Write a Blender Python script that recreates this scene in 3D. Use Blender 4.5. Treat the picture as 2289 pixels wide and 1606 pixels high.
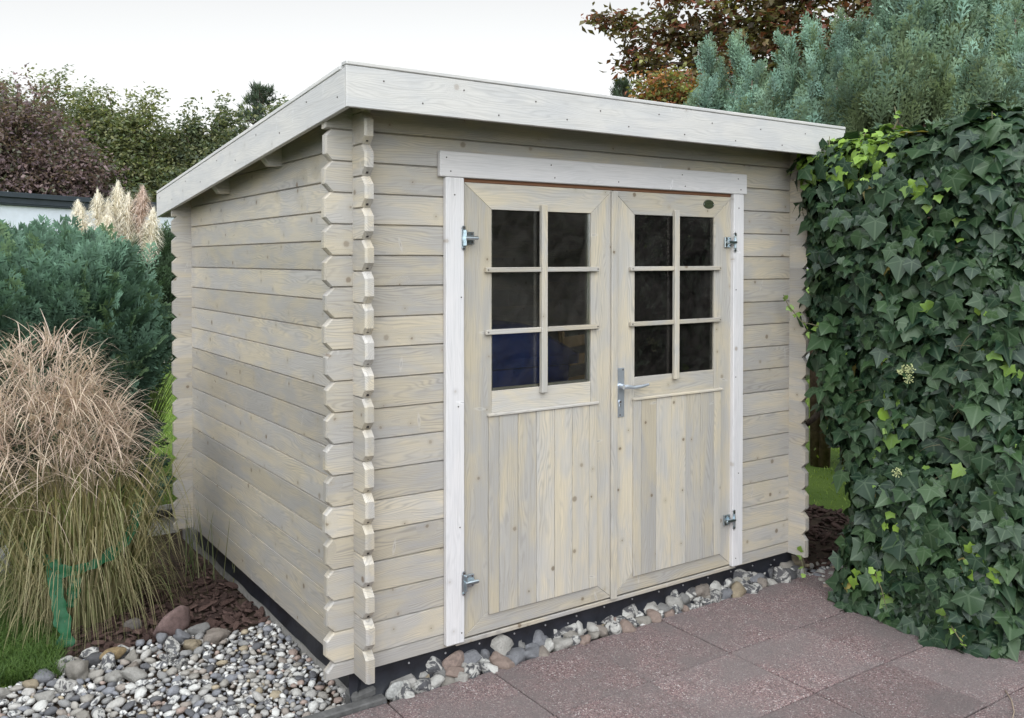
import bpy, bmesh, math, random
import numpy as np
from mathutils import Vector, Matrix, noise as mnoise

for o in list(bpy.data.objects): bpy.data.objects.remove(o)
SC = bpy.context.scene
COL = SC.collection
R = math.radians
random.seed(7); RNG = np.random.default_rng(7)

# ------------------------------------------------------------------ camera
cd = bpy.data.cameras.new('camera'); cam = bpy.data.objects.new('camera', cd); COL.objects.link(cam)
cd.sensor_fit = 'HORIZONTAL'; cd.sensor_width = 36.0; cd.lens = 31.546; cd.shift_y = -0.0823
cd.clip_start = 0.05; cd.clip_end = 600
YAW, PITCH = 0.5978, -0.0165
fw = Vector((math.sin(YAW)*math.cos(PITCH), math.cos(YAW)*math.cos(PITCH), math.sin(PITCH)))
rt = Vector((math.cos(YAW), -math.sin(YAW), 0)); up = rt.cross(fw)
M = Matrix((rt, up, -fw)).transposed().to_4x4(); M.translation = Vector((-1.4342, -3.1929, 1.6035))
cam.matrix_world = M
SC.camera = cam

# ------------------------------------------------------------------ sky, sun, exposure
SUN_EL, SUN_AZ = 45.0, 214.0         # invented soft sun, added high behind the camera's left to light the front (azimuth from +Y towards +X)
w = bpy.data.worlds.new('World'); SC.world = w; w.use_nodes = True
nt = w.node_tree; nt.nodes.clear()
sky = nt.nodes.new('ShaderNodeTexSky'); sky.sky_type = 'NISHITA'; sky.sun_disc = False
sky.sun_elevation = R(SUN_EL); sky.sun_rotation = R(SUN_AZ)
sky.air_density = 1.0; sky.dust_density = 1.6; sky.ozone_density = 1.0; sky.altitude = 0
hs = nt.nodes.new('ShaderNodeHueSaturation'); hs.inputs['Saturation'].default_value = 0.07
bg = nt.nodes.new('ShaderNodeBackground'); bg.inputs['Strength'].default_value = 0.058
wo = nt.nodes.new('ShaderNodeOutputWorld')
wb = nt.nodes.new('ShaderNodeMix'); wb.data_type = 'RGBA'; wb.blend_type = 'MULTIPLY'; wb.inputs[0].default_value = 1.0; wb.inputs[7].default_value = (1.0, 1.0, 0.985, 1)
nt.links.new(sky.outputs[0], hs.inputs['Color']); nt.links.new(hs.outputs[0], wb.inputs[6]); nt.links.new(wb.outputs[2], bg.inputs[0]); nt.links.new(bg.outputs[0], wo.inputs[0])
sl = bpy.data.lights.new('sun', 'SUN'); sl.energy = 1.5; sl.angle = R(105); sl.color = (0.875, 0.94, 1.0)
so = bpy.data.objects.new('sun', sl); COL.objects.link(so)
sd = Vector((math.sin(R(SUN_AZ))*math.cos(R(SUN_EL)), math.cos(R(SUN_AZ))*math.cos(R(SUN_EL)), math.sin(R(SUN_EL))))
so.rotation_euler = sd.to_track_quat('Z', 'Y').to_euler()
SC.view_settings.view_transform = 'Standard'; SC.view_settings.look = 'None'
SC.view_settings.gamma = 1.0; SC.view_settings.use_curve_mapping = False
SC.view_settings.exposure = 1.72
SC.render.engine = 'CYCLES'
SC.cycles.use_denoising = True
try: SC.cycles.denoising_prefilter = 'ACCURATE'
except Exception: pass
SC.cycles.max_bounces = 6; SC.cycles.diffuse_bounces = 3; SC.cycles.glossy_bounces = 3
SC.cycles.transmission_bounces = 4; SC.cycles.transparent_max_bounces = 6
SC.cycles.caustics_reflective = False; SC.cycles.caustics_refractive = False

# ------------------------------------------------------------------ node helpers
class NG:
    def __init__(s, name):
        s.m = bpy.data.materials.new(name); s.m.use_nodes = True
        s.t = s.m.node_tree; s.t.nodes.clear()
        s.out = s.t.nodes.new('ShaderNodeOutputMaterial')
    def n(s, typ, **kw):
        x = s.t.nodes.new(typ)
        for k, v in kw.items(): setattr(x, k, v)
        return x
    def l(s, a, b): s.t.links.new(a, b)
    def put(s, sock, v):
        if hasattr(v, 'is_linked') or isinstance(v, bpy.types.NodeSocket): s.l(v, sock)
        else: sock.default_value = v
    def math(s, op, a, b=0.0, c=None):
        x = s.n('ShaderNodeMath', operation=op); s.put(x.inputs[0], a); s.put(x.inputs[1], b)
        if c is not None: s.put(x.inputs[2], c)
        return x.outputs[0]
    def vmath(s, op, a, b):
        x = s.n('ShaderNodeVectorMath', operation=op); s.put(x.inputs[0], a); s.put(x.inputs[1], b); return x.outputs[0]
    def noise(s, vec, scale, detail=2.0, rough=0.5, dist=0.0):
        x = s.n('ShaderNodeTexNoise'); s.l(vec, x.inputs['Vector']); x.inputs['Scale'].default_value = scale
        x.inputs['Detail'].default_value = detail; x.inputs['Roughness'].default_value = rough; x.inputs['Distortion'].default_value = dist
        return x
    def mix(s, f, a, b, blend='MIX'):
        x = s.n('ShaderNodeMix', data_type='RGBA', blend_type=blend); x.clamp_factor = True
        s.put(x.inputs[0], f); s.put(x.inputs[6], a); s.put(x.inputs[7], b); return x.outputs[2]
    def rng(s, v, a, b, c=0.0, d=1.0, smooth=False):
        x = s.n('ShaderNodeMapRange'); x.clamp = True
        if smooth: x.interpolation_type = 'SMOOTHSTEP'
        s.put(x.inputs[0], v); s.put(x.inputs[1], a); s.put(x.inputs[2], b); s.put(x.inputs[3], c); s.put(x.inputs[4], d); return x.outputs[0]
    def ramp(s, f, stops, interp='LINEAR'):
        x = s.n('ShaderNodeValToRGB'); cr = x.color_ramp; cr.interpolation = interp
        while len(cr.elements) < len(stops): cr.elements.new(0.5)
        for e, (p, c) in zip(cr.elements, stops): e.position = p; e.color = (*c, 1)
        s.l(f, x.inputs[0]); return x.outputs[0]
    def objcoord(s): return s.n('ShaderNodeTexCoord').outputs['Object']
    def bsdf(s, col, rough=0.6, spec=0.4, bump=None, bstr=0.3, bdist=0.002, metal=0.0):
        p = s.n('ShaderNodeBsdfPrincipled'); s.put(p.inputs['Base Color'], col); s.put(p.inputs['Roughness'], rough)
        p.inputs['Specular IOR Level'].default_value = spec; p.inputs['Metallic'].default_value = metal
        if bump is not None:
            b = s.n('ShaderNodeBump'); b.inputs['Strength'].default_value = bstr; b.inputs['Distance'].default_value = bdist
            s.l(bump, b.inputs['Height']); s.l(b.outputs[0], p.inputs['Normal'])
        s.l(p.outputs[0], s.out.inputs[0]); return p
c4 = lambda c: (*c, 1.0)

def wood(name, yellow, grey, dark, knots=0.9, ring=0.6, rough=0.5, spec=0.35, bump=0.25, patch=1.0):
    """Stained spruce, grain along local X, knots on the face normal to local Y."""
    g = NG(name)
    rnd = g.n('ShaderNodeObjectInfo').outputs['Random']
    comb = g.n('ShaderNodeCombineXYZ')
    g.l(g.math('MULTIPLY', rnd, 61.7), comb.inputs[0]); g.l(g.math('MULTIPLY', rnd, 23.1), comb.inputs[1]); g.l(g.math('MULTIPLY', rnd, 37.9), comb.inputs[2])
    v = g.vmath('ADD', g.objcoord(), comb.outputs[0])
    sp = g.n('ShaderNodeSeparateXYZ'); g.l(v, sp.inputs[0]); X, Y, Z = sp.outputs
    face = g.n('ShaderNodeCombineXYZ'); g.l(X, face.inputs[0]); g.l(Z, face.inputs[1])
    # knots
    vo = g.n('ShaderNodeTexVoronoi', voronoi_dimensions='2D', feature='F1'); g.l(face.outputs[0], vo.inputs['Vector'])
    vo.inputs['Scale'].default_value = 5.2; vo.inputs['Randomness'].default_value = 1.0
    d = g.math('DIVIDE', vo.outputs['Distance'], 5.2)
    cs = g.n('ShaderNodeSeparateColor'); g.l(vo.outputs['Color'], cs.inputs[0])
    has = g.math('LESS_THAN', cs.outputs[1], knots)
    kr = g.math('MULTIPLY_ADD', g.math('POWER', cs.outputs[0], 2.0), 0.012, 0.0035)
    dn = g.noise(v, 140, 2)
    dj = g.math('ADD', d, g.math('MULTIPLY', g.math('SUBTRACT', dn.outputs[0], 0.5), 0.006))
    kmask = g.math('MULTIPLY', g.rng(dj, kr, g.math('MULTIPLY', kr, 0.55), 0, 1, True), has)
    near = g.math('MULTIPLY', g.rng(d, 0.05, 0.0, 0, 1, True), has)
    # rings
    lv = g.n('ShaderNodeCombineXYZ'); g.l(g.math('MULTIPLY', X, 1.1), lv.inputs[0]); g.l(g.math('MULTIPLY', Y, 7), lv.inputs[1]); g.l(g.math('MULTIPLY', Z, 7), lv.inputs[2])
    ln = g.noise(lv.outputs[0], 1.0, 3, 0.5)
    base = g.math('MULTIPLY_ADD', ln.outputs[0], 0.20, g.math('MULTIPLY', Z, 0.9))
    ph = g.math('ADD', g.math('MULTIPLY', base, g.math('SUBTRACT', 1.0, near)), g.math('MULTIPLY', d, near))
    rg = g.math('MULTIPLY_ADD', g.math('SINE', g.math('MULTIPLY', ph, 760.0)), 0.5, 0.5)
    rg = g.math('POWER', rg, 2.2)
    fv = g.n('ShaderNodeCombineXYZ'); g.l(g.math('MULTIPLY', X, 5), fv.inputs[0]); g.l(g.math('MULTIPLY', Y, 220), fv.inputs[1]); g.l(g.math('MULTIPLY', Z, 220), fv.inputs[2])
    fb = g.noise(fv.outputs[0], 1.0, 3, 0.6)
    # blotchy stain
    pv = g.n('ShaderNodeCombineXYZ'); g.l(g.math('MULTIPLY', X, 2.6), pv.inputs[0]); g.l(g.math('MULTIPLY', Y, 9), pv.inputs[1]); g.l(g.math('MULTIPLY', Z, 9), pv.inputs[2])
    pn = g.noise(pv.outputs[0], 1.25, 4, 0.55, 0.5)
    pf = g.rng(pn.outputs[0], 0.32, 0.64, 0, patch, True)
    col = g.mix(pf, c4(yellow), c4(grey))
    amp = g.rng(g.noise(pv.outputs[0], 0.9, 1).outputs[0], 0.35, 0.65, 0.35, 1.0)
    col = g.mix(g.math('MULTIPLY', g.math('MULTIPLY', rg, ring), amp), col, c4(tuple(0.62*x for x in grey)))
    col = g.mix(g.rng(fb.outputs[0], 0.48, 0.72, 0, 0.34), col, c4(tuple(0.55*x for x in yellow)))
    tone = g.math('MULTIPLY_ADD', g.math('FRACT', g.math('MULTIPLY', rnd, 17.3)), 0.26, 0.84)
    hs = g.n('ShaderNodeHueSaturation'); g.l(col, hs.inputs['Color']); g.l(tone, hs.inputs['Value'])
    halo = g.math('MULTIPLY', g.rng(d, 0.022, 0.006, 0, 0.35, True), has)
    col = g.mix(halo, hs.outputs[0], c4(tuple(0.6*x for x in yellow)))
    col = g.mix(g.math('MULTIPLY', kmask, g.math('MULTIPLY_ADD', cs.outputs[2], 0.5, 0.35)), col, c4(dark))
    sv = g.n('ShaderNodeCombineXYZ'); g.l(g.math('MULTIPLY_ADD', Z, g.math('MULTIPLY_ADD', rnd, 0.8, -0.4), X), sv.inputs[0]); g.l(g.math('MULTIPLY', Z, 0.22), sv.inputs[1])
    v2 = g.n('ShaderNodeTexVoronoi', voronoi_dimensions='2D', feature='F1'); g.l(sv.outputs[0], v2.inputs['Vector']); v2.inputs['Scale'].default_value = 6.5
    d2 = g.math('ADD', g.math('DIVIDE', v2.outputs['Distance'], 6.5), g.math('MULTIPLY', g.math('SUBTRACT', dn.outputs[0], 0.5), 0.003))
    c2s = g.n('ShaderNodeSeparateColor'); g.l(v2.outputs['Color'], c2s.inputs[0]); has2 = g.math('LESS_THAN', c2s.outputs[0], 0.45)
    col = g.mix(g.math('MULTIPLY', g.rng(d2, 0.0085, 0.004, 0, 0.40, True), has2), col, c4(tuple(min(1, 1.28*x) for x in grey)))
    col = g.mix(g.math('MULTIPLY', g.rng(d2, 0.0036, 0.0016, 0, 0.55, True), has2), col, c4(tuple(0.5*x for x in grey)))
    hgt = g.math('ADD', g.math('MULTIPLY', rg, 0.5), g.math('MULTIPLY', fb.outputs[0], 0.8))
    rr = g.math('MULTIPLY_ADD', pn.outputs[0], 0.35, rough-0.17)
    g.bsdf(col, rr, spec, hgt, bump, 0.0015)
    return g.m

def plain(name, col, rough=0.6, spec=0.4, metal=0.0, nscale=0, namt=0.2, bump=0.0):
    g = NG(name); c = c4(col); hgt = None
    if nscale:
        nz = g.noise(g.objcoord(), nscale, 4, 0.6); hgt = nz.outputs[0]
        c = g.mix(g.rng(nz.outputs[0], 0.3, 0.7), c4(tuple(x*(1-namt) for x in col)), c4(tuple(min(1, x*(1+namt)) for x in col)))
    g.bsdf(c, rough, spec, hgt if bump else None, bump, 0.004, metal); return g.m

def foliage(name, rough=0.45, spec=0.5, trans=0.3, var=0.25, veins=False, tcol=(1.5, 1.6, 0.8)):
    """Leaf colour comes from the mesh's own 'tint' colours."""
    g = NG(name)
    at = g.n('ShaderNodeAttribute', attribute_name='tint')
    nz = g.noise(g.objcoord(), 35, 2)
    hs = g.n('ShaderNodeHueSaturation'); g.l(at.outputs['Color'], hs.inputs['Color'])
    g.l(g.rng(nz.outputs[0], 0.3, 0.7, 1-var, 1+var), hs.inputs['Value'])
    col = hs.outputs[0]
    if veins:
        va = g.n('ShaderNodeAttribute', attribute_name='vein')
        vf = g.rng(va.outputs['Fac'], 0.84, 0.98, 0, 0.50, True)
        lite = g.mix(0.45, col, (0.20, 0.27, 0.17, 1))
        col = g.mix(vf, col, lite)
    p = g.n('ShaderNodeBsdfPrincipled'); g.l(col, p.inputs['Base Color']); p.inputs['Roughness'].default_value = rough
    p.inputs['Specular IOR Level'].default_value = spec
    if trans > 0:
        tb = g.n('ShaderNodeBsdfTranslucent'); g.l(g.mix(1.0, col, c4(tcol), 'MULTIPLY'), tb.inputs[0])
        mx = g.n('ShaderNodeMixShader'); mx.inputs[0].default_value = trans
        g.l(p.outputs[0], mx.inputs[1]); g.l(tb.outputs[0], mx.inputs[2]); g.l(mx.outputs[0], g.out.inputs[0])
    else: g.l(p.outputs[0], g.out.inputs[0])
    return g.m

def stone(name, merged, gain=1.0, flints=0.80):
    q = 1.0 if merged else 0.034          # single stones are modelled with radius 1 and scaled down
    """Beach pebbles: flint, granite, sandstone; one random number per stone picks the kind."""
    g = NG(name)
    if merged: r = g.n('ShaderNodeAttribute', attribute_name='rnd').outputs['Fac']
    else: r = g.n('ShaderNodeObjectInfo').outputs['Random']
    base = g.ramp(r, [(0.0, (.13, .13, .14)), (.10, (.29, .285, .28)), (.26, (.38, .355, .32)), (.38, (.46, .445, .42)), (.50, (.26, .265, .29)),
                      (.62, (.54, .52, .49)), (.72, (.34, .295, .26)), (.80, (.38, .29, .25)), (.86, (.42, .35, .25)), (.90, (.68, .67, .64)), (1.0, (.20, .195, .19))], 'CONSTANT')
    r2 = g.math('FRACT', g.math('MULTIPLY', r, 91.7))
    off = g.n('ShaderNodeCombineXYZ'); g.l(g.math('MULTIPLY', r, 173.0), off.inputs[0]); g.l(g.math('MULTIPLY', r, 59.0), off.inputs[1])
    v = g.vmath('ADD', g.objcoord(), off.outputs[0])
    n1 = g.noise(v, 42*q, 4, 0.62, 0.8); n2 = g.noise(v, 320*q, 3, 0.7)
    flint = g.ramp(n1.outputs[0], [(0.40, (.72, .71, .68)), (.5, (.50, .49, .47)), (.54, (.11, .11, .12)), (1, (.06, .06, .07))])
    isf = g.math('GREATER_THAN', r2, flints)
    plainc = g.mix(g.rng(n1.outputs[0], .3, .7, 0, .55), base, g.mix(1.0, base, (.55, .54, .53, 1), 'MULTIPLY'))
    col = g.mix(g.math('MULTIPLY', isf, 0.92), plainc, flint)
    col = g.mix(g.rng(n2.outputs[0], .45, .7, 0, .35), col, g.mix(1.0, col, (.5, .5, .5, 1), 'MULTIPLY'))
    if gain != 1.0: col = g.mix(1.0, col, c4((gain, gain*.99, gain*.97)), 'MULTIPLY')
    g.bsdf(col, 0.62, 0.35, g.math('ADD', n2.outputs[0], g.math('MULTIPLY', n1.outputs[0], 1.5)), 0.4, 0.002 if merged else 0.06)
    return g.m

WOOD = wood('stained_wood', (.515, .452, .350), (.412, .392, .372), (.15, .105, .07), rough=0.36, spec=0.5)
WOODDOOR = wood('stained_door_wood', (.525, .460, .350), (.422, .404, .380), (.13, .09, .055), knots=0.6, ring=0.5)
WHITE = wood('white_stained_wood', (.70, .675, .675), (.655, .64, .65), (.36, .30, .25), knots=0.4, ring=0.22, rough=0.5, bump=0.15)
FASCIA = wood('grey_white_stained_wood', (.63, .61, .585), (.55, .545, .545), (.31, .26, .22), knots=0.5, ring=0.30, rough=0.45, bump=0.2)
DARKWOOD = wood('untreated_wood', (.24, .16, .09), (.18, .13, .085), (.06, .04, .03))
REDWOOD = plain('bare_frame_wood', (.34, .17, .10), 0.7)
ZINC = plain('zinc_plated_steel', (.55, .62, .66), 0.28, 0.5, 1.0, 60, 0.12)
ALU = plain('brushed_aluminium', (.66, .71, .78), 0.42, 0.5, 0.85, 40, 0.05)
BLACKPL = plain('black_membrane', (.012, .013, .018), 0.38, 0.5, 0, 14, 0.5, 0.5)
DARKHOLE = plain('dark_slot', (.03, .025, .022), 0.9)
SCREW = plain('screw_head', (.55, .56, .58), 0.35, 0.5, 0.7)
NAIL = plain('nail_head', (.07, .06, .055), 0.6)
FELT = plain('roof_felt', (.05, .05, .055), 0.9, 0.2, 0, 80, 0.4)

# ------------------------------------------------------------------ object helpers
WLOC = {}
def link(o, parent=None, loc=(0, 0, 0)):
    COL.objects.link(o); loc = Vector(loc); WLOC[o.name] = loc
    if parent is not None:
        o.parent = parent; o.location = loc - WLOC[parent.name]
    else: o.location = loc
    return o
def tag(o, label=None, cat=None, group=None, kind=None):
    if label: o['label'] = label
    if cat: o['category'] = cat
    if group: o['group'] = group
    if kind: o['kind'] = kind
    return o
def empty(name, loc, label, cat, group=None):
    o = bpy.data.objects.new(name, None); o.empty_display_size = 0.2
    link(o, None, loc); return tag(o, label, cat, group)
def me_py(name, V, F, mats, mi=None, smooth=False):
    me = bpy.data.meshes.new(name); me.from_pydata([tuple(v) for v in V], [], F)
    for m in (mats if isinstance(mats, (list, tuple)) else [mats]): me.materials.append(m)
    if mi is not None: me.polygons.foreach_set('material_index', mi)
    if smooth: me.polygons.foreach_set('use_smooth', [True]*len(F))
    me.update(); return me
def me_np(name, V, T, mat, tint=None, rnd=None, vein=None, smooth=False, mi=None):
    V = np.ascontiguousarray(V, dtype=np.float32); T = np.ascontiguousarray(T, dtype=np.int32)
    me = bpy.data.meshes.new(name); k = T.shape[1]
    me.vertices.add(len(V)); me.vertices.foreach_set('co', V.ravel())
    me.loops.add(T.size); me.loops.foreach_set('vertex_index', T.ravel())
    me.polygons.add(len(T)); me.polygons.foreach_set('loop_start', np.arange(0, T.size, k, dtype=np.int32))
    try: me.polygons.foreach_set('loop_total', np.full(len(T), k, dtype=np.int32))
    except Exception: pass
    for m in (mat if isinstance(mat, (list, tuple)) else [mat]): me.materials.append(m)
    if mi is not None: me.polygons.foreach_set('material_index', np.asarray(mi, dtype=np.int32))
    if smooth: me.polygons.foreach_set('use_smooth', np.ones(len(T), dtype=bool))
    if tint is not None:
        a = me.attributes.new('tint', 'FLOAT_COLOR', 'POINT'); c = np.ones((len(V), 4), np.float32); c[:, :3] = tint; a.data.foreach_set('color', c.ravel())
    if rnd is not None:
        a = me.attributes.new('rnd', 'FLOAT', 'POINT'); a.data.foreach_set('value', np.asarray(rnd, np.float32))
    if vein is not None:
        a = me.attributes.new('vein', 'FLOAT', 'POINT'); a.data.foreach_set('value', np.asarray(vein, np.float32))
    me.update(calc_edges=True); me.validate(); return me
def ob(name, me, parent=None, loc=(0, 0, 0)):
    return link(bpy.data.objects.new(name, me), parent, loc)
def inst(TV, TT, mats, pos):
    """Merge N transformed copies of a template."""
    N, k = len(pos), len(TV)
    V = np.einsum('nij,kj->nki', mats, TV) + pos[:, None, :]
    T = TT[None] + (np.arange(N)*k)[:, None, None]
    return V.reshape(-1, 3), T.reshape(-1, TT.shape[1])

def chbox(lx, ly, lz, c=0.003):
    """Box with chamfered edges, centred."""
    hx, hy, hz = lx/2, ly/2, lz/2; c = min(c, hx*.8, hy*.8, hz*.8)
    V = []; idx = {}
    for sx in (-1, 1):
        for sy in (-1, 1):
            for sz in (-1, 1):
                for a in range(3):
                    p = [sx*(hx-c), sy*(hy-c), sz*(hz-c)]; p[a] = (sx*hx, sy*hy, sz*hz)[a]
                    idx[(sx, sy, sz, a)] = len(V); V.append(p)
    F = []
    for a in range(3):
        b, d = (a+1) % 3, (a+2) % 3
        for s in (-1, 1):
            q = []
            for (u, v) in ((-1, -1), (1, -1), (1, 1), (-1, 1)):
                k = [0, 0, 0]; k[a] = s; k[b] = u; k[d] = v; q.append(idx[(*k, a)])
            F.append(q if s > 0 else q[::-1])
        for u in (-1, 1):
            for v in (-1, 1):
                k = [0, 0, 0]; k[b] = u; k[d] = v
                k1 = list(k); k1[a] = -1; k2 = list(k); k2[a] = 1
                q = [idx[(*k1, b)], idx[(*k2, b)], idx[(*k2, d)], idx[(*k1, d)]]
                F.append(q if u*v < 0 else q[::-1])
    for sx in (-1, 1):
        for sy in (-1, 1):
            for sz in (-1, 1):
                q = [idx[(sx, sy, sz, 0)], idx[(sx, sy, sz, 1)], idx[(sx, sy, sz, 2)]]
                F.append(q if sx*sy*sz > 0 else q[::-1])
    bm = bmesh.new(); vs = [bm.verts.new(v) for v in V]
    for f in F: bm.faces.new([vs[i] for i in f])
    bmesh.ops.recalc_face_normals(bm, faces=bm.faces)
    V = [tuple(v.co) for v in bm.verts]; F = [[v.index for v in f.verts] for f in bm.faces]; 
    bm.verts.index_update(); F = [[v.index for v in f.verts] for f in bm.faces]; bm.free()
    return V, F
AX = {'x': Vector((1, 0, 0)), 'y': Vector((0, 1, 0)), 'z': Vector((0, 0, 1))}
def rot3(ax, ay, az):
    return Matrix((ax, ay, az)).transposed().to_4x4()
def board(name, lo, hi, mat, parent, grain='x', c=0.003, label=None):
    """Straight board between two corners; grain direction becomes local X."""
    lo, hi = Vector(lo), Vector(hi); ce = (lo+hi)/2; s = hi-lo
    if grain == 'x': L = (s.x, s.y, s.z); m = rot3(AX['x'], AX['y'], AX['z'])
    elif grain == 'z': L = (s.z, s.y, s.x); m = rot3(AX['z'], AX['y'], -AX['x'])
    else: L = (s.y, s.x, s.z); m = rot3(-AX['y'], AX['x'], AX['z'])
    V, F = chbox(*L, c); o = ob(name, me_py(name, V, F, mat), parent, ce); o.rotation_euler = m.to_euler()
    if label: o['label'] = label
    return o
def clip(poly, n, d):
    """Keep the part of a 2D polygon with n.p <= d."""
    out = []
    for i in range(len(poly)):
        p, q = Vector(poly[i]), Vector(poly[(i+1) % len(poly)]); a, b = n.dot(p)-d, n.dot(q)-d
        if a <= 1e-9: out.append(p)
        if (a < 0 < b) or (b < 0 < a): out.append(p+(q-p)*(a/(a-b)))
    res = []
    for p in out:
        if not res or (p-res[-1]).length > 1e-4: res.append(p)
    if len(res) > 1 and (res[0]-res[-1]).length < 1e-4: res.pop()
    return res
def inset(poly, c):
    n = len(poly); out = []
    for i in range(n):
        p0, p, p1 = Vector(poly[i-1]), Vector(poly[i]), Vector(poly[(i+1) % n])
        e0, e1 = (p-p0).normalized(), (p1-p).normalized()
        n0, n1 = Vector((-e0.y, e0.x)), Vector((-e1.y, e1.x)); b = n0+n1
        if b.length < 1e-6: out.append(p+n0*c); continue
        b.normalize(); out.append(p+b*(c/max(0.35, b.dot(n0))))
    return out
def prism(name, poly, depth, mat, parent, a_axis, d_axis, origin, c=0.003, c2=None, slot=None):
    """Extrude a convex CCW outline (a, b); local X = a, Y = depth inwards, Z = b. Front edges chamfered."""
    ce = sum((Vector(p) for p in poly), Vector((0, 0)))/len(poly)
    P = [Vector(p)-ce for p in poly]; I = inset(P, c); n = len(P)
    V = [(p.x, 0, p.y) for p in I]+[(p.x, c if c2 is None else c2, p.y) for p in P]+[(p.x, depth, p.y) for p in P]
    F = [list(range(n)), list(range(2*n, 3*n))[::-1]]
    for i in range(n):
        j = (i+1) % n
        F += [[i, n+i, n+j, j], [n+i, 2*n+i, 2*n+j, n+j]]
    # outline seen along +Y (from outside) is CCW in (a,b) when a x depth = b
    F = [f[::-1] if False else f for f in F]
    bm = bmesh.new(); vs = [bm.verts.new(v) for v in V]
    for f in F: bm.faces.new([vs[i] for i in f])
    bmesh.ops.recalc_face_normals(bm, faces=bm.faces)
    me = bpy.data.meshes.new(name); bm.to_mesh(me); bm.free(); me.materials.append(mat)
    a, d = AX[a_axis[-1]]*(-1 if a_axis[0] == '-' else 1), AX[d_axis[-1]]*(-1 if d_axis[0] == '-' else 1)
    b = a.cross(d)
    o = ob(name, me, parent, Vector(origin)+a*ce.x+b*ce.y); o.rotation_euler = rot3(a, d, b).to_euler()
    return o
def tube(pts, rad, seg=8, cap=True):
    """Tube mesh data through points; rad number or list."""
    pts = [Vector(p) for p in pts]; n = len(pts); V = []; F = []
    if not isinstance(rad, (list, tuple)): rad = [rad]*n
    ref = Vector((0.123, 0.456, 0.89))
    for i, p in enumerate(pts):
        t = (pts[min(i+1, n-1)]-pts[max(i-1, 0)]).normalized()
        s = t.cross(ref); s = s.normalized() if s.length > 1e-4 else Vector((1, 0, 0)); u = s.cross(t)
        for k in range(seg):
            an = 2*math.pi*k/seg; V.append(p+(s*math.cos(an)+u*math.sin(an))*rad[i])
    for i in range(n-1):
        for k in range(seg):
            F.append([i*seg+k, i*seg+(k+1) % seg, (i+1)*seg+(k+1) % seg, (i+1)*seg+k])
    if cap: F += [list(range(seg))[::-1], [(n-1)*seg+k for k in range(seg)]]
    return V, F
class MB:
    """Collects shapes with material slots into one mesh."""
    def __init__(s): s.V = []; s.F = []; s.M = []
    def add(s, vf, mi=0, off=(0, 0, 0)):
        V, F = vf; b = len(s.V); off = Vector(off); s.V += [Vector(v)+off for v in V]; s.F += [[i+b for i in f] for f in F]; s.M += [mi]*len(F); return s
    def box(s, lo, hi, c=0.001, mi=0):
        lo, hi = Vector(lo), Vector(hi); return s.add(chbox(*(hi-lo), c), mi, (lo+hi)/2)
    def ob(s, name, mats, parent=None, loc=(0, 0, 0), smooth=False):
        loc = Vector(loc); return ob(name, me_py(name, [v-loc for v in s.V], s.F, mats, s.M, smooth), parent, loc)

# ------------------------------------------------------------------ the shed: sizes (metres)
PIT, WID, DEP, EX, TH = 0.12, 2.608, 2.316, 0.110, 0.036
zroof = lambda y: 2.228-0.0981*y       # underside of the roof boards
shed = empty('garden_shed', (1.3, 1.15, 0), 'pale grey stained wooden log cabin shed with double glazed doors and a sloping flat roof', 'shed')

LJ = random.Random(77)
def log_poly(a0, a1, z0, z1, e0, e1, k=0.029):
    P = []; k *= LJ.uniform(.84, 1.14); a0 += LJ.uniform(-.003, .003)*e0; a1 += LJ.uniform(-.003, .003)*e1
    P += [(a0+k, z0)] if e0 else [(a0, z0)]
    P += [(a1-k, z0), (a1, z0+k)] if e1 else [(a1, z0)]
    P += [(a1, z1-k), (a1-k, z1)] if e1 else [(a1, z1)]
    P += [(a0+k, z1), (a0, z1-k), (a0, z0+k)] if e0 else [(a0, z1)]
    return [Vector(p) for p in P]
def half_log_poly(a0, a1, z0, z1, e0, e1, k=0.029):      # bottom log, cut flat underneath
    P = [(a0, z0)] if not e0 else [(a0, z0)]
    P += [(a1, z0)]
    P += [(a1, z1-k), (a1-k, z1)] if e1 else [(a1, z1)]
    P += [(a0+k, z1), (a0, z1-k)] if e0 else [(a0, z1)]
    return [Vector(p) for p in P]
DX0, DX1, DZ1 = 0.455, 2.150, 1.946     # door opening
# front wall (faces -Y): a = x, joints at (k+.5) pitch
for k in range(-1, 19):
    z0, z1 = (k+0.5)*PIT, (k+1.5)*PIT
    z0 = max(0, z0); z1 = min(z1, 2.232)
    if z1-z0 < 0.03: continue
    f = half_log_poly if k == -1 or k == 17 else log_poly
    if z0 < DZ1-0.02:
        if z1 > DZ1+0.01:      # the log over the door, cut in two beside the frame head
            pass
        L = f(-EX, DX0, z0, z1, True, False); Rr = f(DX1, WID+EX, z0, z1, False, True)
        prism('log', L, TH, WOOD, shed, 'x', 'y', (0, 0, 0), 0.0042, 0.010); prism('log', Rr, TH, WOOD, shed, 'x', 'y', (0, 0, 0), 0.0042, 0.010)
    else:
        prism('log', f(-EX, WID+EX, z0, z1, k < 17, k < 17), TH, WOOD, shed, 'x', 'y', (0, 0, 0), 0.0042, 0.010)
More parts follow.
